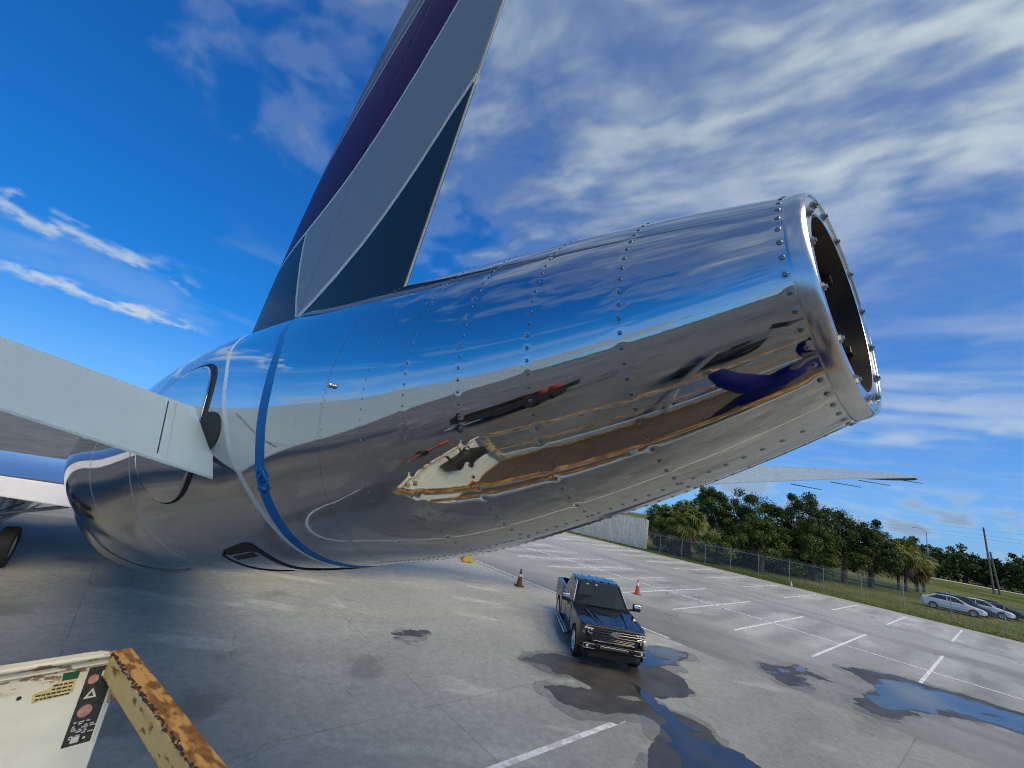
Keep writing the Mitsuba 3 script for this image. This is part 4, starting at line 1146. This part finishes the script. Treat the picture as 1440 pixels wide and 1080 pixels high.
for i, z in enumerate((.765, .805, .845, .905, .985, 1.045)):
    hw_, th_ = (.60, .006) if i < 3 else ((.92, .015) if i == 4 else (.72, .007))
    q = [(.925 - .05 * abs(y) ** 2, y * hw_, z - .01 * y * y) for y in np.linspace(-1, 1, 9)]
    if i == 4:
        q = [(.945 - .075 * y * y, y * hw_, z) for y in np.linspace(-1, 1, 9)]
    add('grille_bar', tk(cat_([rod(a, b, th_, n=8) for a, b in zip(q[:-1], q[1:])])), 'm_dull_chrome', GR, 40)
add('grille_frame', tk(cat_([rod((.90, -.62, .735), (.90, .62, .735), .012), rod((.90, -.62, .735), (.915, -.70, .89), .010), rod((.90, .62, .735), (.915, .70, .89), .010)])), 'm_dull_chrome', GR, 40)
bow = Polygon([(-.13, -.02), (-.055, -.02), (-.055, -.048), (.075, -.048), (.085, -.02), (.13, -.02), (.13, .028), (.055, .028), (.055, .052), (-.075, .052), (-.085, .028), (-.13, .028)])
M_ = np.stack([V([0, 1.0, 0]), V([0, 0, 1.0]), V([1.0, 0, 0])], 1)
eb = add('emblem', tk(place(prism(bow.buffer(.010), .018), M_, V([.955, 0, .985]))), 'm_chrome', GR, False)
add('emblem_fill', tk(place(prism(bow, .022), M_, V([.955, 0, .985]))), 'm_gold', GR, False)
bp_ = hullr(sym([(.94, .80, .545), (.97, .60, .53), (.97, .60, .66), (.94, .84, .665), (.66, .97, .66), (.66, .96, .55)]), .025)
add('bumper', tk(tm(bp_)), 'm_black_paint', TK, 40)
add('bumper_trim', tk(cat_([rbox(.985, 1.008, -.42, .42, .575, .648, .012)] + [rbox(.975, 1.006, s_ * .74 - .17, s_ * .74 + .17, .655, .675, .008) for s_ in (1, -1)] + [rbox(.975, 1.006, s_ * .74 - .17, s_ * .74 + .17, .54, .56, .008) for s_ in (1, -1)] + [rbox(.955, .99, s_ * .90 - .015, s_ * .90 + .015, .54, .675, .008) for s_ in (1, -1)])), 'm_dull_chrome', TK, 40, label='chrome bumper strips around the fog lamps')
add('air_dam', tk(tm(hullr(sym([(.90, .72, .33), (.93, .6, .50), (.60, .88, .34), (.62, .9, .52)]), .02))), 'm_trim_black', TK, 40)
add('underbody', tk(rbox(-4.7, .8, -.60, .60, .30, .50, .02)), 'm_trim_black', TK, 40)
for y in (-.42, -.10):
    add('windshield_sticker', tk(pane([(-1.545, y + .04, 1.765), (-1.545, y - .04, 1.765), (-1.565, y - .04, 1.785), (-1.565, y + .04, 1.785)], .0745)), 'm_print', TK, False)
ttyre = lathe([(.25, -.10), (.30, -.125), (.38, -.135), (.405, -.115), (.413, -.06), (.413, .06), (.405, .115), (.38, .135), (.30, .125), (.25, .10)], 44)
treads = cat_([place(rbox(-.012, .012, -.05, .05, .405, .418, .003, 6), roty(0)).apply_transform(aff(roty(a))) for a in np.arange(0, 2 * np.pi, np.pi / 26)])
treads = place(treads, rotx(math.pi / 2))
trim = [lathe([(.21, .095), (.245, .13), (.272, .128), (.272, .08), (.25, .07)], 40), lathe([(.001, .118), (.05, .118), (.065, .095), (.07, .02)], 20), lathe([(.07, .02), (.25, .03), (.25, .0)], 30)]
for i in range(6):
    for da in (-.17, .17):
        a = i * math.pi / 3
        trim.append(tm(hullr([(.06 * math.cos(a), .06 * math.sin(a), .085), (.245 * math.cos(a + da), .245 * math.sin(a + da), .105), (.245 * math.cos(a + da * 1.25), .245 * math.sin(a + da * 1.25), .08)], .013, 8)))
tt_d, tr_d = mikit.ply(cat_([ttyre]), smooth=35), mikit.ply(cat_(trim), smooth=40)
for x in (0, WBX):
    for s_ in (1, -1):
        Mw = TRB @ rotx(-s_ * math.pi / 2)
        c = TRO + TRB @ V([x, s_ * .885, .41])
        add('tyre', dict(tt_d), 'm_rubber', TK, tw=aff(Mw, c))
        add('wheel_rim', dict(tr_d), 'm_chrome', TK, tw=aff(Mw, c))


def make_car(label, at, head, paint, wagon, group):
    """A saloon or hatchback: nose at +x, y left; 'at' is under the middle of the car."""
    k = thing('parked_car', label, 'car', group)
    B = np.stack([head, np.cross(UP, head), UP], 1)
    g = lambda m: place(m, B, at)
    low = hullr(sym([(2.28, .62, .42), (2.30, .60, .58), (2.05, .80, .70), (1.0, .84, .92), (.8, .88, .60), (2.0, .84, .34), (-2.0, .84, .34), (-2.30, .70, .45), (-2.32, .68, .80), (-2.20, .74, 1.00), (-1.2, .86, .98), (-1.2, .88, .60)]), .05)
    for x in (1.42, -1.42):
        low = low - cyl_y(x, .33, .37, .60, 1.2, 28) - cyl_y(x, .33, .37, -1.2, -.60, 28)
    add('body', g(tm(low)), paint, k, 40)
    tail = (-2.10, .70, .98) if not wagon else (-2.22, .70, 1.0)
    top1 = (-1.10, .58, 1.40) if not wagon else (-1.85, .58, 1.50)
    hh = 1.42 if not wagon else 1.56
    cabm = hullr(sym([(1.05, .72, .93), tail, (.25, .56, hh - .03), (-.35, .57, hh), top1]), .04)
    add('cabin', g(tm(cabm)), 'm_auto_glass', k, 40)
    rf = hullr(sym([(.22, .55, hh + .005), (-.35, .56, hh + .03), (top1[0], .56, top1[2] + .01)]), .03)
    pil = [rod((1.08, s_ * .75, .95), (.24, s_ * .60, hh), .035, n=8) for s_ in (1, -1)] + [rod((tail[0] + .05, s_ * .74, 1.0), (top1[0] - .05, s_ * .61, top1[2] + .01), .06, n=8) for s_ in (1, -1)] + [rod((-.35, s_ * .765, .95), (-.38, s_ * .61, hh), .028, n=8) for s_ in (1, -1)]
    add('roof', g(cat_([tm(rf)] + pil)), paint, k, 40)
    add('headlight', g(cat_([tm(hullr([(2.20, s_ * .66, .66), (2.05, s_ * .80, .72), (2.22, s_ * .60, .62), (2.0, s_ * .84, .68)], .035)) for s_ in (1, -1)])), 'm_lamp', k, 40)
    add('tail_light', g(cat_([rbox(-2.39, -2.28, s_ * .60 - .12, s_ * .60 + .12, .76, .88, .02) for s_ in (1, -1)])), 'm_red_lamp', k, 40)
    add('grille', g(rbox(2.27, 2.36, -.42, .42, .46, .62, .02)), 'm_trim_black', k, 40)
    add('mirror', g(cat_([tm(hullr([(.88, s_ * .95, .98), (.80, s_ * 1.02, 1.04), (.84, s_ * .92, 1.05)], .035)) for s_ in (1, -1)])), paint, k, 40)
    for x in (1.42, -1.42):
        for s_ in (1, -1):
            w = g(place(place(cat_([ttyre]), np.diag([.79, .79, .8])), rotx(-s_ * math.pi / 2), V([x, s_ * .76, .33])))
            add('tyre', w, 'm_rubber', k, 35)
            add('wheel_rim', g(place(place(cat_(trim), np.diag([.79, .79, .8])), rotx(-s_ * math.pi / 2), V([x, s_ * .76, .33]))), 'm_hub', k, 40)
    return k


LVn = V([-LV[0], -LV[1], 0])
for u, v, lb, pt, wg, dh in ((66.2, 4.15, 'silver white car parked nearest the fence on the lawn', 'm_silver_body', False, .05),
                             (69.2, 3.55, 'dark hatchback parked second from the fence on the lawn', 'm_dark_body', True, .02),
                             (72.2, 2.35, 'pale nosed white car third from the fence on the lawn', 'm_white_body', False, .0),
                             (75.3, 1.55, 'black car farthest from the fence on the lawn', 'm_black_paint', False, -.02)):
    h_ = rotz(dh) @ LVn
    make_car(lb, lot(u, v, -.02), h_, pt, wg, 'cars parked in a row on the lawn')

# ------------------------------------------------------------------ cones, block, things seen in the polished skin
mat('m_cone', lambda p, n, uv: C3(0.50, 0.075, 0.035) * (0.75 + 0.4 * fbm(p.x * 20, p.y * 20, p.z * 20, 3)), 0.6)
mat('m_cone_old', lambda p, n, uv: mix(C3(0.16, 0.05, 0.03), C3(0.05, 0.04, 0.035), fbm(p.x * 12, p.y * 12, p.z * 12, 3)), 0.7)
mat('m_reflect', (0.62, 0.63, 0.62), 0.4)
cone_b = lathe([(.135, .03), (.032, .70), (.026, .712), (.001, .712)], 28)
cone_base = rbox(-.18, .18, -.18, .18, 0, .04, .01)
col = lambda z0, z1: lathe([(.135 - .103 * (z0 - .03) / .67 + .0025, z0), (.135 - .103 * (z1 - .03) / .67 + .0025, z1)], 28)


def cone(xy, label, m1, mb, stripes, s=1.0, lean=0.0, rz=.3):
    k = thing('traffic_cone', label, 'traffic cone', 'traffic cones on the pavement')
    A = aff(rotz(rz) @ rotx(lean) * s, V([xy[0], xy[1], .0125]))
    for nm, ms, mt in (('cone', cone_b, m1), ('base', cone_base, mb)):
        m = ms.copy(); m.apply_transform(A)
        add(nm, m, mt, k, 35)
    for z0, z1 in stripes:
        m = col(z0, z1); m.apply_transform(A)
        add('stripe', m, 'm_reflect', k, 35)


cone((2.04, 22.9), 'dull brown traffic cone beside the white line left of the pickup', 'm_cone_old', 'm_cone_old', [(.40, .50)], 1.15)
cone((9.15, 26.0), 'orange red traffic cone with a white top behind the right of the pickup', 'm_cone', 'm_cone', [(.44, .62)], 1.05)
cone((30.4, 43.4), 'small dark traffic cone near the chain link fence', 'm_reflect', 'm_trim_black', [], .75)
cone((-4.0, -3.4), 'bright red traffic cone behind the work platform', 'm_cone', 'm_cone', [(.44, .52)], 1.1)
mat('m_yellow', lambda p, n, uv: C3(0.55, 0.36, 0.05) * (0.65 + 0.6 * fbm(p.x * 5, p.y * 5, p.z * 5, 4)), 0.6)
bl = hullr([(x, y, z) for x in (-.8, .8) for y in (-.28, .28) for z in (.06,)] + [(x, y, .40) for x in (-.7, .7) for y in (-.16, .16)], .05)
bl = bl - Manifold.cube([.5, 2, .16]).translate([-.25, -1, -.02])
add('barrier_block', place(tm(bl), np.stack([V([LU[0], LU[1], 0]), V([LV[0], LV[1], 0]), UP], 1) @ rotz(1.0), V([-.97, 27.9, .0])), 'm_yellow', smooth=35, label='yellow concrete block at the end of the white line', cat='block')

TL = thing('flatbed_trailer', 'black flatbed trailer with red drums, mirrored in the tail cone', 'trailer')
TLO, TLB = V([-13.9, -2.1, 0]), np.stack([V([.523, .852, 0]), V([-.852, .523, 0]), UP], 1)
tl_ = lambda m: place(m, TLB, TLO)
add('bed', tl_(rbox(-2.1, 2.1, -1.0, 1.0, .60, .78, .02)), 'm_trim_black', TL, 30)
for y in (-1.0, .95):
    add('side_panel', tl_(rbox(-2.1, 2.1, y, y + .05, .79, 1.40, .02)), 'm_trim_black', TL, 30)
for x in (-.7, .25):
    for s_ in (1, -1):
        add('wheel', tl_(place(cat_([ttyre] + trim), rotx(-s_ * math.pi / 2), V([x, s_ * 1.08, .41]))), 'm_rubber', TL, 35)
add('draw_bar', tl_(cat_([rod((2.1, .5, .66), (3.2, 0, .55), .05), rod((2.1, -.5, .66), (3.2, 0, .55), .05)])), 'm_hub', TL, 35)
for x in (-1.6, -.8):
    add('drum', tl_(place(lathe([(.001, 0), (.28, 0), (.29, .3), (.28, .32), (.29, .6), (.28, .85), (.001, .85)], 24), t=V([x, 0, .79]))), 'm_cone', TL, 35)
TB = thing('tow_bar', 'red aircraft tow bar lying on the apron', 'tow bar')
add('bar', cat_([rod((-10.0, .9, .18), (-8.7, 2.5, .18), .06, n=12), rod((-10.1, .8, .18), (-9.8, 1.15, .18), .11, n=12)]), 'm_cone', TB, 40)
add('wheel', cat_([place(place(ttyre, np.eye(3) * .45), rotz(.5) @ rotx(math.pi / 2), V([-9.3 + s_ * .18, 1.8 - s_ * .12, .19])) for s_ in (1, -1)]), 'm_rubber', TB, 40)
mat('m_case', (0.09, 0.12, 0.17), 0.35)
TCs = thing('tool_chest', 'blue grey tool chest standing on the apron behind the platform', 'chest')
add('box', place(rbox(-.7, .7, -.4, .4, .12, .85, .03), rotz(.4), V([-2.0, -1.75, 0])), 'm_case', TCs, 30)
add('lid', place(rbox(-.72, .72, -.42, .42, .86, .95, .03), rotz(.4), V([-2.0, -1.75, 0])), 'm_case', TCs, 30)
add('caster', cat_([place(rbox(x - .06, x + .06, y - .03, y + .03, 0, .12, .02), rotz(.4), V([-2.0, -1.75, 0])) for x in (-.6, .6) for y in (-.32, .32)]), 'm_rubber', TCs, 30)
# ------------------------------------------------------------------ fences
mat('m_galv', (0.42, 0.43, 0.43), 0.45, 0.6)
mat('m_slat', lambda p, n, uv: C3(0.78, 0.73, 0.62) * (0.72 + 0.5 * fbm(p.x * 1.3, p.y * 1.3, p.z * 0.4, 4)), 0.7)
UF = 54.2
FN = thing('chain_link_fence', 'galvanised chain link fence between the parking lot and the lawn', 'fence')
v0, v1, hf = -26.0, 32.0, 2.15
posts = np.arange(v0, v1 + .1, 2.95)
for v in posts:
    p = lot(UF, v, -.02)
    add('post', cat_([rod(p, p + UP * (hf + .05), .032, n=10), rod(p + UP * (hf + .04), p + UP * (hf + .30) - V([LU[0], LU[1], 0]) * .16, .018, n=6)]), 'm_galv', FN, 40)
add('top_rail', rod(lot(UF, v0, hf), lot(UF, v1, hf), .024, n=8), 'm_galv', FN, 40)
add('barbed_wire', cat_([rod(lot(UF - .05 * i - .03, v0, hf + .10 + .075 * i), lot(UF - .05 * i - .03, v1, hf + .10 + .075 * i), .004, n=4) for i in range(3)]), 'm_galv', FN, False)
wires, st = [], .11
P0, P1 = [], []
for i in range(int((v1 - v0 + hf) / st)):
    for s_ in (1, -1):
        a = v0 - (hf if s_ > 0 else 0) + i * st
        va, vb, za, zb = a, a + s_ * hf, 0.02, hf
        if s_ > 0:
            lo, hi = max(va, v0), min(vb, v1)
        else:
            lo, hi = max(vb, v0), min(va, v1)
        if hi - lo < .05:
            continue
        f_ = lambda v: za + (v - va) / (vb - va) * (zb - za)
        P0.append(lot(UF + .003 * s_, lo, f_(lo))); P1.append(lot(UF + .003 * s_, hi, f_(hi)))
P0, P1 = V(P0), V(P1)
dirs = (P1 - P0) / np.linalg.norm(P1 - P0, axis=1)[:, None]
UN = V([LU[0], LU[1], 0])
sd = np.cross(dirs, UN)
vv, ff = [], []
for k3 in range(3):
    a = k3 * 2 * math.pi / 3
    o = (UN * math.cos(a) + sd * math.sin(a)) * .0026
    vv += [P0 + o, P1 + o]
vv = np.stack(vv, 1)
n_w = len(P0)
base_i = np.arange(n_w)[:, None] * 6
for k3 in range(3):
    j3 = (k3 + 1) % 3
    ff += [base_i + V([2 * k3, 2 * j3, 2 * j3 + 1]), base_i + V([2 * k3, 2 * j3 + 1, 2 * k3 + 1])]
add('wire_mesh', trimesh.Trimesh(vv.reshape(-1, 3), np.vstack(ff).astype(int), process=False), 'm_galv', FN, False, kind='stuff')

SF = thing('slat_fence', 'tall pale fence of upright slats at the far end of the lot', 'fence')
vs = np.arange(32.4, 66, .30)
for i, v in enumerate(vs):
    b_ = rbox(-.015, .015, -.118, .118, 0, 3.9 + .05 * math.sin(i * 7.1), .006, 6)
    add('slat', place(b_, np.stack([UN, V([LV[0], LV[1], 0]), UP], 1) @ rotx(.006 * math.sin(i * 3.3)), lot(UF + .2 + .02 * math.sin(i * 5.7), v, 0.0)), 'm_slat', SF, 30)
for z in (.6, 2.0, 3.4):
    add('rail', place(rbox(-.03, .03, 32.3, 66, z - .05, z + .05, .008), np.stack([UN, V([LV[0], LV[1], 0]), UP], 1), lot(UF + .28, 0, 0)), 'm_slat', SF, 30)
for v in np.arange(32.3, 66, 3.0):
    add('post', place(rbox(-.06, .06, -.06, .06, 0, 3.8, .01), np.stack([UN, V([LV[0], LV[1], 0]), UP], 1), lot(UF + .38, v, 0)), 'm_slat', SF, 30)

# ------------------------------------------------------------------ trees
def leaf_mat(name, c0, c1):
    scene[name] = {'type': 'twosided', 'bsdf': {'type': 'principled', 'roughness': .55, 'specular': .25,
                                                'base_color': mikit.proc(lambda p, n, uv: mix(C3(*c0), C3(*c1), ss(.25, .75, fbm(p.x * 1.1, p.y * 1.1, p.z * 1.1, 3))) * (.65 + .7 * nz(p.x * 9, p.y * 9, p.z * 9)))}}


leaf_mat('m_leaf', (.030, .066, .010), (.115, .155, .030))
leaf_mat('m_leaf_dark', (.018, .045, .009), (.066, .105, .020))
leaf_mat('m_palm', (.055, .095, .014), (.19, .21, .05))
leaf_mat('m_dead_frond', (.085, .055, .028), (.19, .135, .075))
mat('m_bark', lambda p, n, uv: C3(0.085, 0.068, 0.05) * (.6 + .8 * fbm(p.x * 6, p.y * 6, p.z * 2, 4)), .85)


def leaves(cent, rad, n, size, r_):
    """n leaf-sized faces through blobs; denser near each blob's surface."""
    k = r_.integers(0, len(cent), n)
    d = r_.standard_normal((n, 3))
    d /= np.linalg.norm(d, axis=1)[:, None]
    q = cent[k] + d * rad[k][:, None] * (r_.random(n) ** .45)[:, None] * V([1, 1, .82])
    a = r_.standard_normal((n, 3)); a /= np.linalg.norm(a, axis=1)[:, None]
    b = np.cross(a, d + .4 * r_.standard_normal((n, 3))); b /= np.linalg.norm(b, axis=1)[:, None] + 1e-9
    s_ = size * (.6 + .8 * r_.random(n))[:, None]
    v = np.stack([q - a * s_, q - b * s_ * .45, q + a * s_, q + b * s_ * .45 + .15 * s_ * d], 1).reshape(-1, 3)
    i = np.arange(n)[:, None] * 4
    return trimesh.Trimesh(v, np.vstack([i + V([0, 1, 2]), i + V([0, 2, 3])]), process=False)


def tree(label, base, H, W, seed, m_leaf='m_leaf', n=9000, low=.06, size=.125, cat='tree', group=None):
    r_ = np.random.default_rng(seed)
    k = thing('broadleaf_tree', label, cat, group)
    base = V(base, float)
    tr_h = H * .38
    lean = r_.normal(0, .25, 2)
    fork = base + V([lean[0], lean[1], tr_h])
    limbs = [rod(base - UP * .2, base * .5 + fork * .5, W * .05, W * .040, 10), rod(base * .5 + fork * .5, fork, W * .040, W * .032, 10)]
    cent, rad = [], []
    nb = 13
    for i in range(nb):
        a = i * 2.399 + r_.normal(0, .3)
        e = (i + .5) / nb
        rr = W * .5 * (.28 + .50 * math.sqrt(1 - (e - .35) ** 2)) * (.55 + .6 * r_.random())
        z = H * (low + .10 + (1 - low - .22) * e)
        c = base + V([math.cos(a) * rr * (1.15 - .75 * e), math.sin(a) * rr * (1.15 - .75 * e), z])
        cent.append(c); rad.append(W * (.15 + .10 * r_.random()))
        mid = fork * .45 + c * .55 + r_.normal(0, .15, 3)
        limbs += [rod(fork - UP * .3, mid, W * .020, W * .012, 7), rod(mid, c, W * .012, W * .004, 6)]
        for _ in range(3):
            dd = r_.standard_normal(3); dd[2] = abs(dd[2]) * .6; dd /= np.linalg.norm(dd)
            c2 = c + dd * rad[i] * 1.0
            cent.append(c2); rad.append(W * (.06 + .06 * r_.random()))
    add('trunk', cat_(limbs), 'm_bark', k, 40)
    add('crown', leaves(V(cent), V(rad), int(n * (1.75 if size < .3 else 1)), size, r_), m_leaf, k, False)
    return k


def frond(r_, up, L, droop, fan=True, nl=18):
    """A fan palm frond: stalk along +x then leaflets spreading, built at the origin."""
    ms = []
    st_ = L * .45
    hub = V([st_ * math.cos(up), 0, st_ * math.sin(up)])
    ms.append(rod((0, 0, 0), hub, .02, .012, 4, False))
    vtx, fc = [], []
    for i in range(nl):
        a = (i - (nl - 1) / 2) / nl * 3.6
        l_ = L * .58 * (1 - .25 * abs(a) / 1.8) * (.85 + .3 * r_.random())
        d1 = V([math.cos(a) * math.cos(up), math.sin(a), math.cos(a) * math.sin(up)])
        m_ = hub + d1 * l_ * .6 - UP * droop * l_ * .15
        e_ = hub + d1 * l_ - UP * droop * l_ * .62
        w = np.cross(d1, UP + .01); w = w / (np.linalg.norm(w) + 1e-6) * l_ * .055
        b = len(vtx)
        vtx += [hub, m_ - w, m_ + w, e_]
        fc += [[b, b + 1, b + 2], [b + 1, b + 3, b + 2]]
    ms.append(trimesh.Trimesh(vtx, fc, process=False))
    return ms[0], ms[1]


def palm(label, bases, L, seed, skirt=.4, nf=44, group=None):
    """A fan palm; several bases make one clump of stems."""
    r_ = np.random.default_rng(seed)
    k = thing('fan_palm', label, 'palm tree', group)
    for base, H in bases:
        base = V(base, float)
        top = base + V([r_.normal(0, .12), r_.normal(0, .12), H])
        add('trunk', cat_([rod(base - UP * .2, base * .5 + top * .5, .20, .17, 10), rod(base * .5 + top * .5, top, .17, .16, 10)]), 'm_bark', k, 40)
        gm, dm = [], []
        for i in range(nf):
            up = math.radians(80 - 118 * (i / nf) ** .9 + r_.normal(0, 6))
            M_ = rotz(i * 2.4 + r_.normal(0, .25)) @ rotx(r_.normal(0, .35))
            s_, f_ = frond(r_, up, L * (.8 + .35 * r_.random()), .9)
            gm += [place(f_, M_, top), place(s_, M_, top)]
        for i in range(int(nf * skirt)):
            up = math.radians(-50 - 35 * r_.random())
            M_ = rotz(i * 2.4 + r_.normal(0, .4)) @ rotx(r_.normal(0, .3))
            s_, f_ = frond(r_, up, L * (.75 + .3 * r_.random()), .5, nl=12)
            dm += [place(f_, M_, top - UP * (.1 + .9 * r_.random()))]
        add('crown', cat_(gm), 'm_palm', k, False)
        if dm:
            add('dead_frond', cat_(dm), 'm_dead_frond', k, False, kind='stuff', label='hanging skirt of dry brown fronds')


def bush(label, base, H, W, seed, m_leaf='m_leaf', n=5000, size=.15):
    r_ = np.random.default_rng(seed)
    k = thing('shrub', label, 'shrub')
    base = V(base, float)
    cent = base + np.stack([r_.normal(0, W * .24, 16), r_.normal(0, W * .24, 16), H * (.2 + .6 * r_.random(16))], 1)
    add('stem', cat_([rod(base - UP * .1, c, .05, .02, 6) for c in cent[:8]]), 'm_bark', k, 40)
    add('foliage', leaves(cent, W * (.14 + .10 * r_.random(16)), n, size, r_), m_leaf, k, False)


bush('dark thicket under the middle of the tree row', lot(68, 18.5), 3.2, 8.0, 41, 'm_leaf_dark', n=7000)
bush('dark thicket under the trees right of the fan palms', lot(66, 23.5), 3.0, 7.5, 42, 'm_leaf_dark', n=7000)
TG = 'trees behind the chain link fence'
palm('clump of fan palms with a brown skirt of dry fronds, left end of the trees', [(lot(57.6, 30.4), 4.6), (lot(57.2, 27.6), 4.8), (lot(58.2, 32.4), 4.4), (lot(59.6, 29.4), 5.5), (lot(57.0, 29.0), 3.4)], 2.75, 3, 1.0, 50)
bush('green shrub below the right side of the fan palm clump', lot(57.4, 24.2), 4.4, 4.8, 5, n=7500)
bush('dark shrub against the end of the slat fence', lot(58.6, 31.6), 3.8, 3.4, 6, 'm_leaf_dark', n=5000)
tree('slender tree with a sparse top rising behind the fan palm clump', lot(66.5, 29.0), 10.6, 6.5, 11, 'm_leaf', 6500, .45, .15, group=TG)
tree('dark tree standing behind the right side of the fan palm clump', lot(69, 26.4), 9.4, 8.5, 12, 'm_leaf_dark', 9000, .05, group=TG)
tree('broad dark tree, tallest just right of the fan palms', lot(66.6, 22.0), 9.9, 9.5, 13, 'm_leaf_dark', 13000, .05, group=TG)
tree('lighter green tree low in front of the tallest dark trees', lot(61.8, 20.6), 6.8, 7.8, 14, 'm_leaf', 9500, .08, group=TG)
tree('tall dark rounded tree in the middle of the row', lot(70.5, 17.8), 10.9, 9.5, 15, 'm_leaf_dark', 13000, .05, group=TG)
tree('green tree in front of the middle of the row', lot(66, 15.9), 7.4, 7.0, 16, 'm_leaf', 8500, .10, group=TG)
tree('tree with a ragged top right of the middle of the row', lot(75.5, 14.9), 10.0, 8.4, 17, 'm_leaf_dark', 11000, .06, group=TG)
tree('lower dark tree with bare trunks showing, before the right end palms', lot(77.5, 12.4), 8.2, 7.2, 18, 'm_leaf_dark', 9000, .22, group=TG)
tree('small tree behind the low dark tree near the right end', lot(86, 13.6), 9.0, 7.5, 19, 'm_leaf', 8000, .15, group=TG)
palm('fan palm with two stems standing on the lawn left of the parked cars', [(lot(85.5, 10.6), 5.0), (lot(86.2, 9.9), 5.4)], 2.7, 21, .6, 60)
palm('shaggy fan palm just right of the two stemmed palm', [(lot(89.5, 9.1), 4.1)], 2.2, 22, .9, 54)
palm('slim palm at the right end of the trees', [(lot(95, 8.9), 4.4)], 2.1, 23, .8, 50)
# row of trees across the road
FT = 'trees across the far road'
r2 = np.random.default_rng(77)
WORDS = ['first', 'second', 'third', 'fourth', 'fifth', 'sixth', 'seventh', 'eighth', 'ninth', 'tenth', 'eleventh', 'twelfth']
for i in range(12):
    v = 22 - 6.2 * i
    tree(f'{WORDS[i]} dark tree counted from the left in the row across the far road', lot(204 + 5 * r2.random(), v, -.05), 7.5 + 3.5 * r2.random(), 14, 200 + i, 'm_leaf_dark', 4600, .0, .42, group=FT)


def far_wood(label, pts, h, seed, n):
    r_ = np.random.default_rng(seed)
    pts = V(pts, float)
    s_ = np.r_[0, np.cumsum(np.linalg.norm(np.diff(pts, axis=0), axis=1))]
    m_ = int(s_[-1] / 7)
    q = np.linspace(0, s_[-1], m_)
    c = np.stack([np.interp(q, s_, pts[:, 0]), np.interp(q, s_, pts[:, 1]), h * (.25 + .45 * r_.random(m_))], 1)
    add('distant_woodland', leaves(c, h * (.35 + .2 * r_.random(m_)), n, 1.1, r_), 'm_leaf_dark', smooth=False, label=label, cat='woodland', kind='stuff')


far_wood('dark line of distant woodland beyond the road', [lot(260, 120)[:2], lot(250, 0)[:2], lot(240, -150)[:2], lot(120, -330)[:2]], 11, 5, 16000)
far_wood('thin dark line of woodland on the far side of the airfield', [(-520, 620), (-640, 200), (-640, -200), (-420, -520), (0, -560), (300, -420)], 11, 6, 16000)

# grass tufts along the lawn's edge
r3 = np.random.default_rng(9)
nb = 26000
bu, bv = 51.25 + r3.random(nb) ** 2.2 * 16, r3.uniform(-16, 46, nb)
q = np.stack([LU[0] * bu + LV[0] * bv, LU[1] * bu + LV[1] * bv, np.full(nb, -.02)], 1)
aa = r3.random(nb) * 2 * np.pi
wv = np.stack([np.cos(aa), np.sin(aa), 0 * aa], 1) * (.012 + .012 * r3.random(nb))[:, None]
hv = np.stack([r3.normal(0, .03, nb), r3.normal(0, .03, nb), .05 + .10 * r3.random(nb)], 1)
gv = np.stack([q - wv, q + wv, q + hv], 1).reshape(-1, 3)
add('grass', trimesh.Trimesh(gv, np.arange(nb * 3).reshape(-1, 3), process=False), 'm_blade', smooth=False, label='tufts of rough grass along the edge of the lawn', kind='stuff')

# poles
mat('m_wood_pole', (0.16, 0.14, 0.12), .8)
UPL = thing('utility_pole', 'paired utility poles leaning together beyond the parked cars', 'pole')
pb = lot(150, 2.7, -.02)
add('pole', rod(pb, pb + UP * 14.2 + V([-.5, .2, 0]), .21, .15, 12), 'm_wood_pole', UPL, 40)
add('stub_pole', rod(pb + V([.75, -.55, 0]), pb + V([.05, -.1, 9.0]), .20, .16, 12), 'm_wood_pole', UPL, 40, label='shorter pale pole beside the tall one')
for i, z in enumerate((13.6, 12.4, 11.6, 8.2)):
    add('insulator', rod(pb + UP * z + V([-.45, .2, 0]), pb + UP * z + V([-1.1, .5, 0]), .05, .05, 6), 'm_galv', UPL, 40)
pt_ = pb + UP * 13.6 + V([-1.0, .4, 0])
add('power_line', cat_([rod(pt_ + UP * dz, lot(150, 70, 13 + dz), .012, n=4) for dz in (0, -1.2, -2.0)] + [rod(pt_ + UP * dz, lot(150, -90, 13 + dz), .012, n=4) for dz in (0, -1.2, -2.0)]), 'm_trim_black', UPL, False)
SL = thing('street_lamp', 'thin street lamp rising behind the right end palms', 'street lamp')
sb = lot(140, 12.0, -.02)
add('post', rod(sb, sb + UP * 11.0, .10, .07, 10), 'm_galv', SL, 40)
add('arm', tube([sb + UP * 10.9, sb + UP * 11.5 + V([-.35, .3, 0]), sb + UP * 11.7 + V([-1.1, .9, 0])], .05), 'm_galv', SL, 40)
add('lamp_head', place(rbox(-.4, .4, -.15, .15, -.06, .06, .04), rotz(2.4), sb + UP * 11.68 + V([-1.5, 1.2, 0])), 'm_galv', SL, 40)
